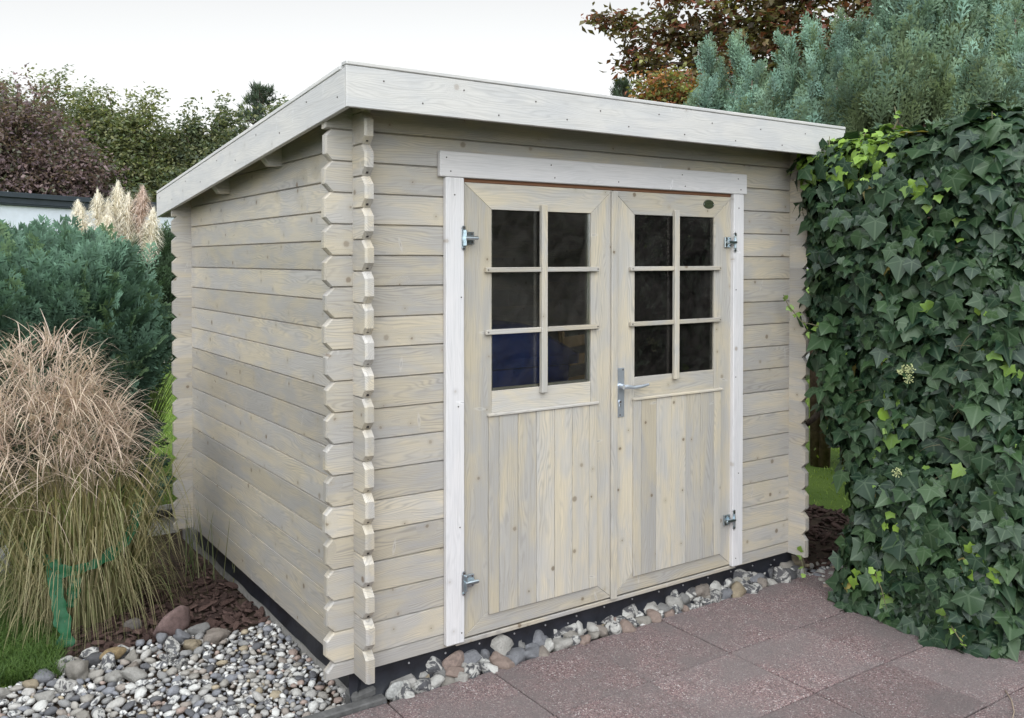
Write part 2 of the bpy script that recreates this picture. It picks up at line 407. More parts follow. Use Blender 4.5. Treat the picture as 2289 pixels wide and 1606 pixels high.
# side walls: joints at k pitch, tops cut to the roof slope
def side(xo, outer, mat=WOOD):
    for k in range(0, 19):
        z0, z1 = k*PIT, (k+1)*PIT
        # a runs towards -y for the left wall (outer -x), towards +y for the right wall
        if outer < 0: a0, a1 = -(DEP+EX), EX
        else: a0, a1 = -EX, DEP+EX
        P = log_poly(a0, a1, z0, z1, True, True) if k > 0 else half_log_poly(a0, a1, z0, z1, True, True)
        sl = 0.0981
        n = Vector((-sl, 1.0)) if outer < 0 else Vector((sl, 1.0))     # z + sl*y <= 2.226
        P = clip(P, n, 2.226)
        if len(P) < 3 or max(p.y for p in P)-min(p.y for p in P) < 0.02: continue
        ar = abs(sum(P[i].x*P[(i+1) % len(P)].y-P[(i+1) % len(P)].x*P[i].y for i in range(len(P))))/2
        if ar < 0.004: continue
        prism('log', P, TH, mat, shed, '-y' if outer < 0 else 'y', 'x' if outer < 0 else '-x', (xo, 0, 0), 0.0042, 0.010)
side(0.0, -1); side(WID, 1)
for k in range(-1, 17):                                   # back wall
    z0, z1 = max(0, (k+0.5)*PIT), min((k+1.5)*PIT, 1.995)
    if z1-z0 < 0.03: continue
    f = half_log_poly if k in (-1, 15) else log_poly
    P = f(-(WID+EX), EX, z0, z1, True, True)
    prism('log', P, TH, WOOD, shed, '-x', '-y', (0, DEP+TH, 0), 0.0042, 0.010)
# dark tongue slots under the log ends by the front corner
for xs in (0.0, WID-TH):
    for k in range(1, 18):
        V, F = chbox(0.009, 0.010, 0.012, 0.001); ob('groove', me_py('groove', V, F, DARKHOLE), shed, (xs+TH*0.5, -EX+0.020, k*PIT+0.0145))
# floor and lining
MB().box((0.04, 0.04, -0.03), (WID-0.04, DEP-0.04, 0.02)).ob('floor', [DARKWOOD], shed)
# roof
RX0, RX1, RY0, RY1 = -0.125, WID+0.125, -0.23, 2.632
ztop = lambda y: 2.262-0.0981*y
mb = MB()
yy0, yy1 = RY0+0.02, RY1-0.02
V = [(RX0+.02, yy0, zroof(yy0)), (RX1-.02, yy0, zroof(yy0)), (RX1-.02, yy1, zroof(yy1)), (RX0+.02, yy1, zroof(yy1))]
V += [(x, y, ztop(y)-0.004) for x, y, z in V]
mb.V = [Vector(v) for v in V]; mb.F = [[3, 2, 1, 0], [4, 5, 6, 7], [0, 1, 5, 4], [1, 2, 6, 5], [2, 3, 7, 6], [3, 0, 4, 7]]; mb.M = [0, 1, 0, 0, 0, 0]
roof = mb.ob('roof', [DARKWOOD, FELT], shed, (1.3, 1.2, 2.15))
# underside boards of the eaves
yb = RY0+0.03
while yb < -0.002:
    V, F = chbox(WID+2*EX-0.005, 0.094, 0.012, 0.002); o = ob('roof_board', me_py('roof_board', V, F, WOOD), roof, (1.304, yb+0.048, zroof(yb+0.048)-0.0065)); o.rotation_euler = (-0.0978, 0, 0); yb += 0.097
FH = 0.137
prism('fascia_board', [(RX0, ztop(RY0)-0.012-FH+0.012), (RX1, ztop(RY0)-0.012-FH+0.012), (RX1, ztop(RY0)+0.010), (RX0, ztop(RY0)+0.010)], 0.018, FASCIA, roof, 'x', 'y', (0, RY0, 0), 0.002)
sl = 0.0981
def sidef(x, a_axis, d_axis, sgn):
    P = [(-RY1 if sgn < 0 else RY0+0.019, 0), (-(RY0+0.019) if sgn < 0 else RY1, 0)]
    f = lambda a: ztop(-a if sgn < 0 else a)
    a0, a1 = P[0][0], P[1][0]
    return prism('fascia_board', [(a0, f(a0)-FH), (a1, f(a1)-FH), (a1, f(a1)+0.006), (a0, f(a0)+0.006)], 0.018, FASCIA, roof, a_axis, d_axis, (x, 0, 0), 0.002)
sidef(RX0, '-y', 'x', -1); sidef(RX1, 'y', '-x', 1)
board('fascia_board', (RX0+.02, RY1-.019, ztop(RY1)-FH), (RX1-.02, RY1-.001, ztop(RY1)), FASCIA, roof)
# thin edge strips on top of the fascia
board('edge_strip', (RX0-.001, RY0-0.003, ztop(RY0)+0.0115), (RX1, RY0+0.045, ztop(RY0)+0.027), FASCIA, roof)
V, F = chbox(RY1-RY0-0.05, 0.045, 0.016, 0.002)
for xs in (RX0+0.0205, RX1-0.0205):
    o = ob('edge_strip', me_py('edge_strip', V, F, FASCIA), roof, (xs, (RY0+RY1)/2+0.022, ztop((RY0+RY1)/2+0.022)+0.0155)); o.rotation_euler = rot3(Vector((0, -1, 0.0981)).normalized(), Vector((1, 0, 0)), Vector((0, 0.0981, 1)).normalized()).to_euler()
# purlin ends under the left verge
for y in (0.77, 1.55):
    zt = zroof(y)-0.002; zb = zt-0.122
    prism('purlin', [(-0.104, zt), (-0.104, zb+0.06), (-0.055, zb), (2.70, zb), (2.70, zt)][::1], 0.055, WOOD, roof, 'x', 'y', (0, y, 0), 0.003)
# nail heads in fascia, trims and logs
NV, NF = tube([(0, 0, 0), (0, -0.0015, 0)], 0.0032, 6)
nail_me = me_py('nail', NV, NF, NAIL)
def nail(x, z, y, parent): return ob('nail', nail_me, parent, (x, y, z))
for x in np.arange(0.02, 2.7, 0.34):
    nail(x, ztop(RY0)-0.035+RNG.uniform(-.01, .01), RY0-0.0005, roof); nail(x+0.16, ztop(RY0)-0.105+RNG.uniform(-.01, .01), RY0-0.0005, roof)
nside = me_py('nail', [(v[1], v[0], v[2]) for v in NV], NF, NAIL)
for i, y in enumerate(np.arange(-0.15, 2.6, 0.30)):
    ob('nail', nside, roof, (RX0-0.0004, y, ztop(y)-(0.03 if i % 2 else 0.085)))
# door casing
board('trim_board', (0.371, -0.026, 1.9425), (2.199, -0.001, 2.046), WHITE, shed, 'x')
board('trim_board', (0.398, -0.026, 0.018), (0.485, -0.001, 1.941), WHITE, shed, 'z')
board('trim_board', (2.100, -0.026, 0.018), (2.176, -0.001, 1.941), WHITE, shed, 'z')
for x in (0.42, 0.95, 1.32, 1.75, 2.15): nail(x, 1.965, -0.0265, shed); nail(x-0.02, 2.02, -0.0265, shed) if x != 1.32 else None
for x in (0.45, 2.135):
    for z in (0.06, 0.5, 1.0, 1.45, 1.87): nail(x+RNG.uniform(-.02, .02), z, -0.0265, shed)
# frame head and jamb lining behind the trims (bare reddish wood shows in the gap over the doors)
board('door_frame', (0.456, 0.004, 1.928), (2.149, 0.05, 1.945), REDWOOD, shed)
board('door_frame', (0.456, 0.004, 0.02), (0.490, 0.05, 1.926), WOOD, shed, 'z')
board('door_frame', (2.112, 0.004, 0.02), (2.149, 0.05, 1.926), WOOD, shed, 'z')
board('door_sill', (0.456, -0.004, -0.002), (2.149, 0.06, 0.018), WOOD, shed)

# glass
g = NG('window_glass')
tr = g.n('ShaderNodeBsdfTransparent'); tr.inputs[0].default_value = (.84, .86, .85, 1)
gl = g.n('ShaderNodeBsdfGlossy'); gl.inputs['Roughness'].default_value = 0.015; gl.inputs[0].default_value = (.9, .9, .9, 1)
fr = g.n('ShaderNodeFresnel'); fr.inputs[0].default_value = 1.5
du = g.n('ShaderNodeBsdfDiffuse'); du.inputs[0].default_value = (.62, .56, .52, 1)      # thin dust film, with the panes' faint reflection painted in
dn_ = g.noise(g.objcoord(), 7, 5, .7, 1.2); d1 = g.n('ShaderNodeMixShader'); g.l(g.rng(dn_.outputs[0], .35, .72, .006, .035), d1.inputs[0]); g.l(tr.outputs[0], d1.inputs[1]); g.l(du.outputs[0], d1.inputs[2])
mx = g.n('ShaderNodeMixShader'); g.l(fr.outputs[0], mx.inputs[0]); g.l(d1.outputs[0], mx.inputs[1]); g.l(gl.outputs[0], mx.inputs[2]); g.l(mx.outputs[0], g.out.inputs[0])
GLASS = g.m

def hinge(x, z, s, door):
    """Zinc plated cabin door hinge: hook plate on the trim, bracket and pin on the door; s=+1 door to the right."""
    m = MB(); y = -0.0275
    m.box((x-0.010*s if s > 0 else x-0.008, y-0.003, z-0.040), (x+0.008 if s > 0 else x+0.010, y, z+0.040), 0.002)
    m.add(tube([(x, y-0.003, z-0.042), (x, y-0.0031, z-0.0422)], 0.008, 10)); 
    for dz in (-0.046, 0.046): m.add(tube([(x, y, z+dz*0.92), (x, y-0.004, z+dz*0.92)], 0.0085, 10)); m.add(tube([(x, y-0.003, z+dz*0.92), (x, y-0.0055, z+dz*0.92)], 0.004, 8), 1)
    m.box((min(x+0.004*s, x+0.009*s), y-0.016, z-0.032), (max(x+0.004*s, x+0.009*s), y-0.001, z+0.032), 0.001)
    m.add(tube([(x+0.002*s, y-0.010, z), (x+0.062*s, y-0.010, z)], 0.0085, 10))
    m.add(tube([(x+0.062*s, y-0.010, z), (x+0.066*s, y-0.010, z)], 0.0055, 8))
    a, b = sorted((x+0.016*s, x+0.058*s)); m.box((a, -0.016, z-0.026), (b, -0.0055, z+0.026), 0.001)
    m.box((a, y-0.004, z-0.004), (b, -0.016, z+0.004), 0.001)
    for dx in (0.024, 0.049):
        for dz in (-0.018, 0.018): m.add(tube([(x+dx*s, -0.0155, z+dz), (x+dx*s, -0.0175, z+dz)], 0.0042, 8), 1)
    return m.ob('hinge', [ZINC, NAIL], door, (x, y, z))

def door(x0, x1, wx0, wx1, wz0, wz1, px0, px1, pz0, pz1, seams, vb, hb, right):
    z0, z1 = 0.026, 1.924 if False else 1.926
    y0, y1 = -0.0045, 0.034
    core = MB().box((wx0-0.02, 0.006, pz0-0.02), (wx1+0.02, 0.030, wz0-0.004)); 
    d = core.ob('door', [WOODDOOR], shed, (x0 if not right else x1, 0, z0))
    if right: d['label'] = 'right door leaf with the lever handle and oval badge'
    else: d['label'] = 'left door leaf without a handle'
    bz = z0+0.10
    k = 0.0006
    prism('frame_board', [(z0+k, -x1+k*0), (z1-k, -x1), (wz1-k, -wx1), (bz+k, -wx1)], y1-y0, WOODDOOR, d, 'z', 'y', (0, y0, 0), 0.0015) if False else None
    # stiles: a = z, b = -x
    def mit(pts, ax):
        ctr = sum((Vector(p) for p in pts), Vector((0, 0)))/len(pts)
        ar = sum(pts[i][0]*pts[(i+1) % len(pts)][1]-pts[(i+1) % len(pts)][0]*pts[i][1] for i in range(len(pts)))
        if ar < 0: pts = pts[::-1]
        P = inset([Vector(p) for p in pts], 0.0005)
        prism('frame_board', P, y1-y0, WOODDOOR, d, ax, 'y', (0, y0, 0), 0.0012)
    mit([(z0, -x0), (bz, -wx0), (wz1, -wx0), (z1, -x0)], 'z')
    mit([(z0, -x1), (bz, -wx1), (wz1, -wx1), (z1, -x1)], 'z')
    mit([(x0, z1), (wx0, wz1), (wx1, wz1), (x1, z1)], 'x')
    mit([(x0, z0), (wx0, bz), (wx1, bz), (x1, z0)], 'x')
    board('frame_board', (wx0+.0008, y0+0.0015, pz1+0.001), (wx1-.0008, 0.005, wz0), WOODDOOR, d, 'x', 0.0012)
    # window rebate lining
    for lo, hi, gr in (((wx1-0.0005-0.012, 0.010, wz0), (wx1-0.0005, 0.026, wz1), 'z'), ((wx0+0.0005, 0.010, wz0), (wx0+0.0125, 0.026, wz1), 'z'),
                       ((wx0+0.013, 0.010, wz0), (wx1-0.013, 0.026, wz0+0.010), 'x')):
        board('glazing_bead', lo, hi, WOODDOOR, d, gr, 0.001)
    MB().box((wx0+0.001, 0.0045, wz0-0.003), (wx1-0.001, 0.0085, wz1+0.004), 0.0005).ob('pane', [GLASS], d, ((wx0+wx1)/2, 0.0065, (wz0+wz1)/2))
    # tongue and groove panel
    xs = [px0]+list(seams)+[px1]
    for a, b in zip(xs[:-1], xs[1:]):
        board('panel_board', (a+0.0009, -0.014, pz0), (b-0.0009, 0.005, pz1-0.010), WOODDOOR, d, 'z', 0.0016)
    board('drip_moulding', (px0-0.006, -0.022, pz1-0.009), (px1+0.006, -0.0046, pz1+0.004), WOODDOOR, d, 'x', 0.003)
    # glazing bars, halved over each other
    board('glazing_bar', (vb[0], -0.0255, wz0-0.026), (vb[1], -0.005, wz1+0.028), WOODDOOR, d, 'z', 0.002)
    for zc in hb:
        board('glazing_bar', (wx0-0.038, -0.0225, zc-0.0105), (vb[0]-0.0004, -0.005, zc+0.0105), WOODDOOR, d, 'x', 0.002)
        board('glazing_bar', (vb[1]+0.0004, -0.0225, zc-0.0105), (wx1+0.036, -0.005, zc+0.0105), WOODDOOR, d, 'x', 0.002)
        nail(wx0-0.028, zc, -0.023, d); nail(wx1+0.026, zc, -0.023, d)
    return d
dl = door(0.493, 1.300, 0.633, 1.174, 1.046, 1.816, 0.613, 1.206, 0.099, 0.950, (0.665, 0.763, 0.861, 0.961, 1.060, 1.158), (0.882, 0.914), (1.5615, 1.2985), False)
dr = door(1.306, 2.110, 1.441, 1.979, 1.046, 1.818, 1.428, 2.023, 0.098, 0.946, (1.478, 1.575, 1.674, 1.774, 1.875, 1.974), (1.686, 1.717), (1.562, 1.300), True)
board('cover_strip', (1.290, -0.0175, 0.016), (1.327, -0.005, 1.922), WOODDOOR, dr, 'z', 0.003)
for z in (1.694, 0.264): hinge(0.480, z, 1, dl); hinge(2.106, z, -1, dr)
# lever handle on its long plate
m = MB(); hx, hz = 1.347, 1.012
m.box((1.3205, -0.0085, 0.866), (1.3745, -0.0048, 1.097), 0.0015)
m.add(tube([(hx, -0.008, hz), (hx, -0.024, hz), (hx, -0.042, hz)], [0.0125, 0.0105, 0.0105], 14))
m.add(tube([(hx-0.010, -0.045, hz), (hx+0.012, -0.046, hz), (hx+0.05, -0.049, hz-0.006), (hx+0.10, -0.050, hz-0.004), (hx+0.143, -0.048, hz+0.001)], [0.0105, 0.0105, 0.0085, 0.0078, 0.0065], 12))
m.add(tube([(hx, -0.0085, 0.938), (hx, -0.0125, 0.938)], 0.0085, 14), 0); m.box((hx-0.0045, -0.0120, 0.915), (hx+0.0045, -0.008, 0.934), 0.001, 0)
m.add(tube([(hx, -0.0124, 0.938), (hx, -0.0130, 0.938)], 0.0058, 12), 1); m.box((hx-0.0022, -0.0124, 0.917), (hx+0.0022, -0.0118, 0.930), 0.0002, 1)
for dx, zz in ((-0.018, 1.088), (0.018, 1.088), (0.0, 0.876)): m.add(tube([(hx+dx, -0.0084, zz), (hx+dx, -0.0092, zz)], 0.004, 10), 1)
m.ob('door_handle', [ALU, NAIL], dr, (hx, -0.005, hz))
# oval maker's badge, dark green with a worn raised line
BG = plain('dark_green_enamel', (.035, .045, .022), 0.4, 0.5, 0, 300, 0.5)
m = MB()
def oval(cx, cz, a, b, y0, y1, mi):
    n = 28; V = [(cx+a*math.cos(2*math.pi*i/n), y0, cz+b*math.sin(2*math.pi*i/n)) for i in range(n)]+[(cx+a*.93*math.cos(2*math.pi*i/n), y1, cz+b*.93*math.sin(2*math.pi*i/n)) for i in range(n)]
    m.add((V, [[i, (i+1) % n, n+(i+1) % n, n+i] for i in range(n)]+[[n+i for i in range(n)]]), mi)
bx, bz = 1.937, 1.884
oval(bx, bz, 0.040, 0.0235, -0.0046, -0.0062, 1); oval(bx, bz, 0.0365, 0.0205, -0.0062, -0.0070, 0)
n = 18
m.add(tube([(bx+0.024*math.cos(t), -0.0072, bz+0.011*math.sin(t)) for t in np.linspace(0.4, 2.7, n)], 0.0006, 5), 2)
m.add(tube([(bx-0.018+0.036*i/9, -0.0072, bz-0.005+0.003*math.sin(i*1.3)) for i in range(10)], 0.0008, 5), 2)
for s in (-1, 1): m.add(tube([(bx+0.032*s, -0.0068, bz), (bx+0.032*s, -0.0078, bz)], 0.0024, 8), 3)
m.ob('badge', [BG, plain('badge_rim', (.10, .10, .07), .4), plain('badge_line', (.09, .10, .045), .5), SCREW], dr, (bx, -0.005, bz))
# black damp course membrane with screws
def membrane(y_or_x, along, lo, hi, front):
    n = 60; V = []; F = []
    prof = [(-0.003, 0.001), (0.004, -0.03), (0.000, -0.06), (-0.012, -0.092), (-0.03, -0.125)]
    for i in range(n+1):
        s = lo+(hi-lo)*i/n
        for j, (d, z) in enumerate(prof):
            wv = 0.004*j*0.5*mnoise.noise((s*5, j*0.4, 2.0 if front else 7.0))
            if front: V.append((s, 0.020+d+wv, z))
            else: V.append((0.030+d*0.5+wv, s, z*0.72))
    k = len(prof)
    for i in range(n):
        for j in range(k-1): F.append([i*k+j, (i+1)*k+j, (i+1)*k+j+1, i*k+j+1])
    me = me_py('membrane', V, F, BLACKPL, None, True); o = ob('membrane', me, shed); return o
mf = membrane(0, 'x', -0.012, WID+0.02, True); ml = membrane(0, 'y', 0.0, DEP, False)
SVt, SFt = tube([(0, 0, 0), (0, -0.003, 0)], 0.0042, 8); scr = me_py('screw', SVt, SFt, SCREW)
for x in np.arange(0.075, 2.6, 0.172): ob('screw', scr, mf, (x+RNG.uniform(-.006, .006), 0.021, -0.026+RNG.uniform(-.004, .004)))
for x in (0.69, 1.06, 2.2, 2.45): ob('screw', scr, mf, (x, 0.019, -0.05))
scl = me_py('screw', [(v[1], v[0], v[2]) for v in SVt], SFt, SCREW)
for y in np.arange(0.1, 2.3, 0.17): ob('screw', scl, ml, (0.0295, y, -0.020))
# screws where the membrane is lapped round the corner
# ------------------------------------------------------------------ things kept inside the shed
BLUE = plain('blue_plastic', (.022, .045, .18), 0.35, 0.5, 0, 6, 0.3)
b = empty('wheeled_bin', (1.0, 0.62, 0.02), 'dark blue plastic bin with a scratched lid seen through the left window', 'bin')
def loft(rings, mi=0, capb=True, capt=True):
    V = []; F = []; n = len(rings[0])
    for r in rings: V += r
    for i in range(len(rings)-1):
        for k in range(n): F.append([i*n+k, i*n+(k+1) % n, (i+1)*n+(k+1) % n, (i+1)*n+k])
    if capb: F.append(list(range(n))[::-1])
    if capt: F.append([(len(rings)-1)*n+k for k in range(n)])
    return V, F
def rect(x0, x1, y0, y1, z, c): return [(x0+c, y0, z), (x1-c, y0, z), (x1, y0+c, z), (x1, y1-c, z), (x1-c, y1, z), (x0+c, y1, z), (x0, y1-c, z), (x0, y0+c, z)]
m = MB(); m.add(loft([rect(0.72, 1.28, 0.42, 0.86, 0.03, .03), rect(0.66, 1.36, 0.36, 0.92, 1.08, .03)])); m.ob('body', [BLUE], b, (1.0, .62, .02))
m = MB(); m.add(loft([rect(0.64, 1.41, 0.34, 0.94, 1.085, .04), rect(0.64, 1.41, 0.34, 0.94, 1.13, .04), rect(0.66, 1.20, 0.44, 0.92, 1.27, .05), rect(0.70, 1.16, 0.50, 0.88, 1.285, .05)])); m.ob('lid', [BLUE], b, (1.0, .62, 1.08))
CW = wood('chair_wood', (.52, .34, .17), (.44, .28, .14), (.1, .06, .03))
def chair(cx, cy, rz, label):
    c = empty('wooden_chair', (cx, cy, 0.02), label, 'chair', 'wooden chairs stored in the shed')
    for sx in (-.2, .2):
        for sy in (-.18, .2):
            h = 0.44 if sy < 0 else 1.20
            V, F = tube([(sx, sy, 0.0), (sx, sy+(0.10 if sy > 0 else 0), h)], 0.019, 6); ob('leg', me_py('leg', V, F, CW), c, (cx, cy, .02))
    V, F = chbox(.46, .44, .025, .005); ob('seat', me_py('seat', V, F, CW), c, (cx, cy, .46))
    for z in (.70, .82, .94, 1.06, 1.16):
        V, F = chbox(.42, .014, .06, .004); ob('slat', me_py('slat', V, F, CW), c, (cx, cy+.26+(z-.8)*.08, z))
    c.rotation_euler = (0, 0, rz)
chair(1.78, 0.42, R(20), 'brown wooden chair stored behind the left panes of the right door')
chair(2.25, 0.75, R(-60), 'brown wooden chair stored deeper behind the right panes of the right door')

# ------------------------------------------------------------------ ground
def sheet(name, x0, x1, y0, y1, z, nx, ny, mat, amp=0.0, fr=1.0, mask=None):
    V = []; F = []
    for j in range(ny+1):
        for i in range(nx+1):
            x = x0+(x1-x0)*i/nx; y = y0+(y1-y0)*j/ny
            V.append((x, y, z+amp*mnoise.noise((x*fr, y*fr, 3.1))))
    for j in range(ny):
        for i in range(nx):
            if mask and not mask(x0+(x1-x0)*(i+.5)/nx, y0+(y1-y0)*(j+.5)/ny): continue
            F.append([j*(nx+1)+i, j*(nx+1)+i+1, (j+1)*(nx+1)+i+1, (j+1)*(nx+1)+i])
    return tag(ob(name, me_py(name, V, F, mat, None, True)), kind='structure')
g = NG('soil'); v = g.objcoord(); n1 = g.noise(v, 9, 5, .65); n2 = g.noise(v, 60, 3, .6)
g.bsdf(g.mix(g.rng(n1.outputs[0], .35, .65), (.075, .055, .040, 1), (.035, .026, .020, 1)), 0.95, 0.15, n2.outputs[0], 0.8, 0.01); SOIL = g.m
g = NG('lawn_soil'); v = g.objcoord(); n1 = g.noise(v, 1.3, 4, .6); n2 = g.noise(v, 70, 3, .7)
g.bsdf(g.mix(g.rng(n1.outputs[0], .35, .65), (.15, .23, .045, 1), (.09, .155, .032, 1)), 0.9, 0.15, n2.outputs[0], 1.0, 0.02); LAWNM = g.m
sheet('ground', -150, 150, -150, 150, -0.26, 2, 2, LAWNM)
sheet('soil_bed', -2.6, 4.0, -1.6, 3.3, -0.172, 60, 40, SOIL, 0.012, 3)
sheet('lawn', -30, 30, 3.28, 40, -0.19, 30, 30, LAWNM, 0.03, 0.4)
sheet('side_lawn', 3.98, 30, -8, 3.28, -0.185, 24, 24, LAWNM, 0.03, 0.5)

# patio of washed aggregate slabs
g = NG('washed_aggregate'); rn = g.n('ShaderNodeObjectInfo').outputs['Random']; v = g.n('ShaderNodeTexCoord').outputs['Object']
off = g.n('ShaderNodeCombineXYZ'); g.l(g.math('MULTIPLY', rn, 43.0), off.inputs[0]); g.l(g.math('MULTIPLY', rn, 71.0), off.inputs[1]); v = g.vmath('ADD', v, off.outputs[0])
vo = g.n('ShaderNodeTexVoronoi'); g.l(v, vo.inputs['Vector']); vo.inputs['Scale'].default_value = 210
cs = g.n('ShaderNodeSeparateColor'); g.l(vo.outputs['Color'], cs.inputs[0])
grain = g.ramp(cs.outputs[0], [(0, (.14, .095, .095)), (.2, (.235, .155, .155)), (.42, (.30, .205, .20)), (.62, (.36, .26, .25)), (.80, (.21, .175, .175)), (.90, (.46, .38, .36)), (.965, (.62, .58, .56))], 'CONSTANT')
n1 = g.noise(v, 3.2, 4, .6); n2 = g.noise(v, 16, 4, .65); n3 = g.noise(v, 45, 3, .6)
col = g.mix(g.rng(n1.outputs[0], .38, .62, 0, .75), grain, (.21, .18, .176, 1))
col = g.mix(g.rng(n2.outputs[0], .56, .72, 0, .40), col, (.16, .14, .137, 1))
col = g.mix(g.rng(n3.outputs[0], .66, .74, 0, .30), col, (.45, .42, .41, 1))
tone = g.n('ShaderNodeHueSaturation'); g.l(col, tone.inputs['Color']); g.l(g.math('MULTIPLY_ADD', rn, 0.26, 0.76), tone.inputs['Value'])
g.bsdf(tone.outputs[0], 0.72, 0.3, g.math('ADD', g.math('MULTIPLY', vo.outputs['Distance'], -110.0), n2.outputs[0]), 0.5, 0.003); SLAB = g.m
sheet('patio', -1.6, 5.4, -5.0, -0.052, -0.165, 2, 2, SOIL)
patio = bpy.data.objects['patio']
xj = [0.1165+0.482*i for i in range(-3, 11)]; yj = [-0.054-0.4415*i for i in range(0, 11)]
V, F = chbox(0.4765, 0.436, 0.045, 0.005); slab_me = me_py('paving_slab', V, F, SLAB)
for i in range(len(xj)-1):
    for j in range(len(yj)-1):
        o = ob('paving_slab', slab_me, patio, ((xj[i]+xj[i+1])/2, (yj[j]+yj[j+1])/2, -0.1425+RNG.uniform(-.002, .002)))
        o.rotation_euler = (RNG.uniform(-.003, .003), RNG.uniform(-.003, .003), RNG.uniform(-.002, .002))
CONC = plain('weathered_concrete', (.26, .25, .235), 0.85, 0.25, 0, 22, 0.28, 0.6)
CONCD = plain('dark_concrete', (.10, .098, .096), 0.85, 0.25, 0, 30, 0.3, 0.6)
# concrete edging under the left wall, two lengths
k = empty('concrete_edging', (0.08, 1.3, -0.25), 'pale concrete edging stones laid along the foot of the left shed wall', 'edging')
for y0, y1 in ((0.02, 0.875), (0.885, 1.79), (1.80, 2.70)):
    board('edging_stone', (0.034, y0, -0.26), (0.115, y1, -0.052+RNG.uniform(-.003, .003)), CONC, k, 'y', 0.006)
# dark edging strip between gravel and slabs, and the setts by the corner
k = empty('gravel_edging', (-0.3, -0.03, -0.2), 'dark concrete edging strip between the gravel and the patio slabs', 'edging')
for x0, x1 in ((-1.45, -0.62), (-0.615, 0.118)): board('edging_stone', (x0, -0.050, -0.22), (x1, -0.004, -0.102), CONCD, k, 'x', 0.005)
for n_, (x, y, r_, sx, sy, lab) in enumerate(((0.045, 0.035, 6, .11, .075, 'grey rectangular sett beside the lowest log end at the shed corner'), (0.215, 0.025, -8, .115, .10, 'larger grey flat stone block left of the cobbles at the shed corner'), (0.322, 0.055, 30, .10, .085, 'brown grey tilted stone block behind the first pink cobble'))):
    V, F = chbox(sx, sy, .09, .012); V = [(x_+.004*mnoise.noise((x_*30, y_*30, n_)), y_+.004*mnoise.noise((x_*20, z_*30, n_+5)), z_) for x_, y_, z_ in [tuple(q) for q in V]]
    o = ob('stone_block', me_py('stone_block', V, F, CONCD if n_ == 0 else CONC), None, (x, y, -0.118)); o.rotation_euler = (R(3), R(-4), R(r_)); tag(o, lab, 'stone block')

# ------------------------------------------------------------------ stones
def rock_me(name, mat, seed, sub=2, rough=0.25, flat=0.6, facet=0.0):
    bm = bmesh.new(); bmesh.ops.create_icosphere(bm, subdivisions=sub, radius=1.0)
    r = random.Random(seed); off = Vector((r.uniform(0, 50), r.uniform(0, 50), r.uniform(0, 50)))
    ax = Vector((1, r.uniform(.6, .9), r.uniform(flat*.75, flat*1.2)))
    pl = [(Vector((r.gauss(0, 1), r.gauss(0, 1), r.gauss(0, 1))).normalized(), r.uniform(.62, .9)) for _ in range(int(7*facet)+1)] if facet else []
    for v in bm.verts:
        p = v.co.copy(); d = 1+rough*mnoise.noise(p*0.9+off)+rough*.42*mnoise.noise(p*2.4+off)+rough*.16*mnoise.noise(p*5.5+off)
        p = p*d
        for n_, dd in pl:
            q = p.dot(n_)
            if q > dd: p -= n_*(q-dd)*0.9
        v.co = Vector((p.x*ax.x, p.y*ax.y, p.z*ax.z))
    me = bpy.data.meshes.new(name); bm.to_mesh(me); bm.free(); me.materials.append(mat); me.polygons.foreach_set('use_smooth', [True]*len(me.polygons)); me.update(); return me
ST = stone('beach_stone', False); STM = stone('beach_stone_merged', True)
PEB = [rock_me('pebble', ST, 100+i, 1 if i < 8 else 2, 0.5, 0.58, 0.9 if i % 3 else 0) for i in range(20)]
STC = stone('cobble_stone', False, 0.70, 0.72)
COB = [rock_me('cobble', STC, 300+i, 3, 0.55, 0.78, 1.3 if i % 3 else 0.2) for i in range(18)]
# cobbles between the membrane and the slabs
strip = sheet('cobble_strip', 0.02, 2.75, -0.052, 0.16, -0.142, 60, 6, SOIL, 0.01, 9)
row = []
cr = random.Random(5)
def cob(x, y, z, s, parent=strip, name='cobble', meshes=COB):
    o = ob(name, meshes[cr.randrange(len(meshes))], parent, (x, y, z)); o.scale = (s, s*cr.uniform(.8, 1.05), s*cr.uniform(.75, 1.0))
    o.rotation_euler = (cr.uniform(-.4, .4), cr.uniform(-.4, .4), cr.uniform(0, 6.28)); return o
x = 0.30
while x < 2.62:                                     # back row, larger
    s = cr.uniform(.050, .088); x += s*0.66
    cob(x, 0.040+cr.uniform(-.012, .012), -0.094+cr.uniform(-.008, .008), s); x += s*0.66
x = 0.16
while x < 2.66:                                     # front row, smaller
    s = cr.uniform(.034, .062); x += s*0.66
    cob(x, -0.028+cr.uniform(-.014, .012), -0.118+cr.uniform(-.008, .010), s); x += s*0.66
x = 0.22
while x < 2.64:                                     # stones wedged between the two rows
    s = cr.uniform(.036, .060); x += s*0.75
    cob(x, 0.008+cr.uniform(-.014, .014), -0.108+cr.uniform(-.008, .010), s); x += s*0.75
for i in range(70): cob(cr.uniform(.1, 2.7), cr.uniform(-.05, .03), -0.128, cr.uniform(.012, .024), strip, 'cobble', PEB)
# pale pebbles past the right corner, in front of the ivy
strip2 = sheet('pebble_patch', 2.62, 3.0, -0.30, 0.16, -0.150, 12, 12, SOIL, 0.01, 9)
for i in range(75):
    a = cr.random(); cob(2.60+cr.random()*.33, -0.02-a*.24+cr.uniform(-.06, .12), -0.132+cr.uniform(-.01, .012), cr.uniform(.012, .036), strip2, 'pebble', PEB)

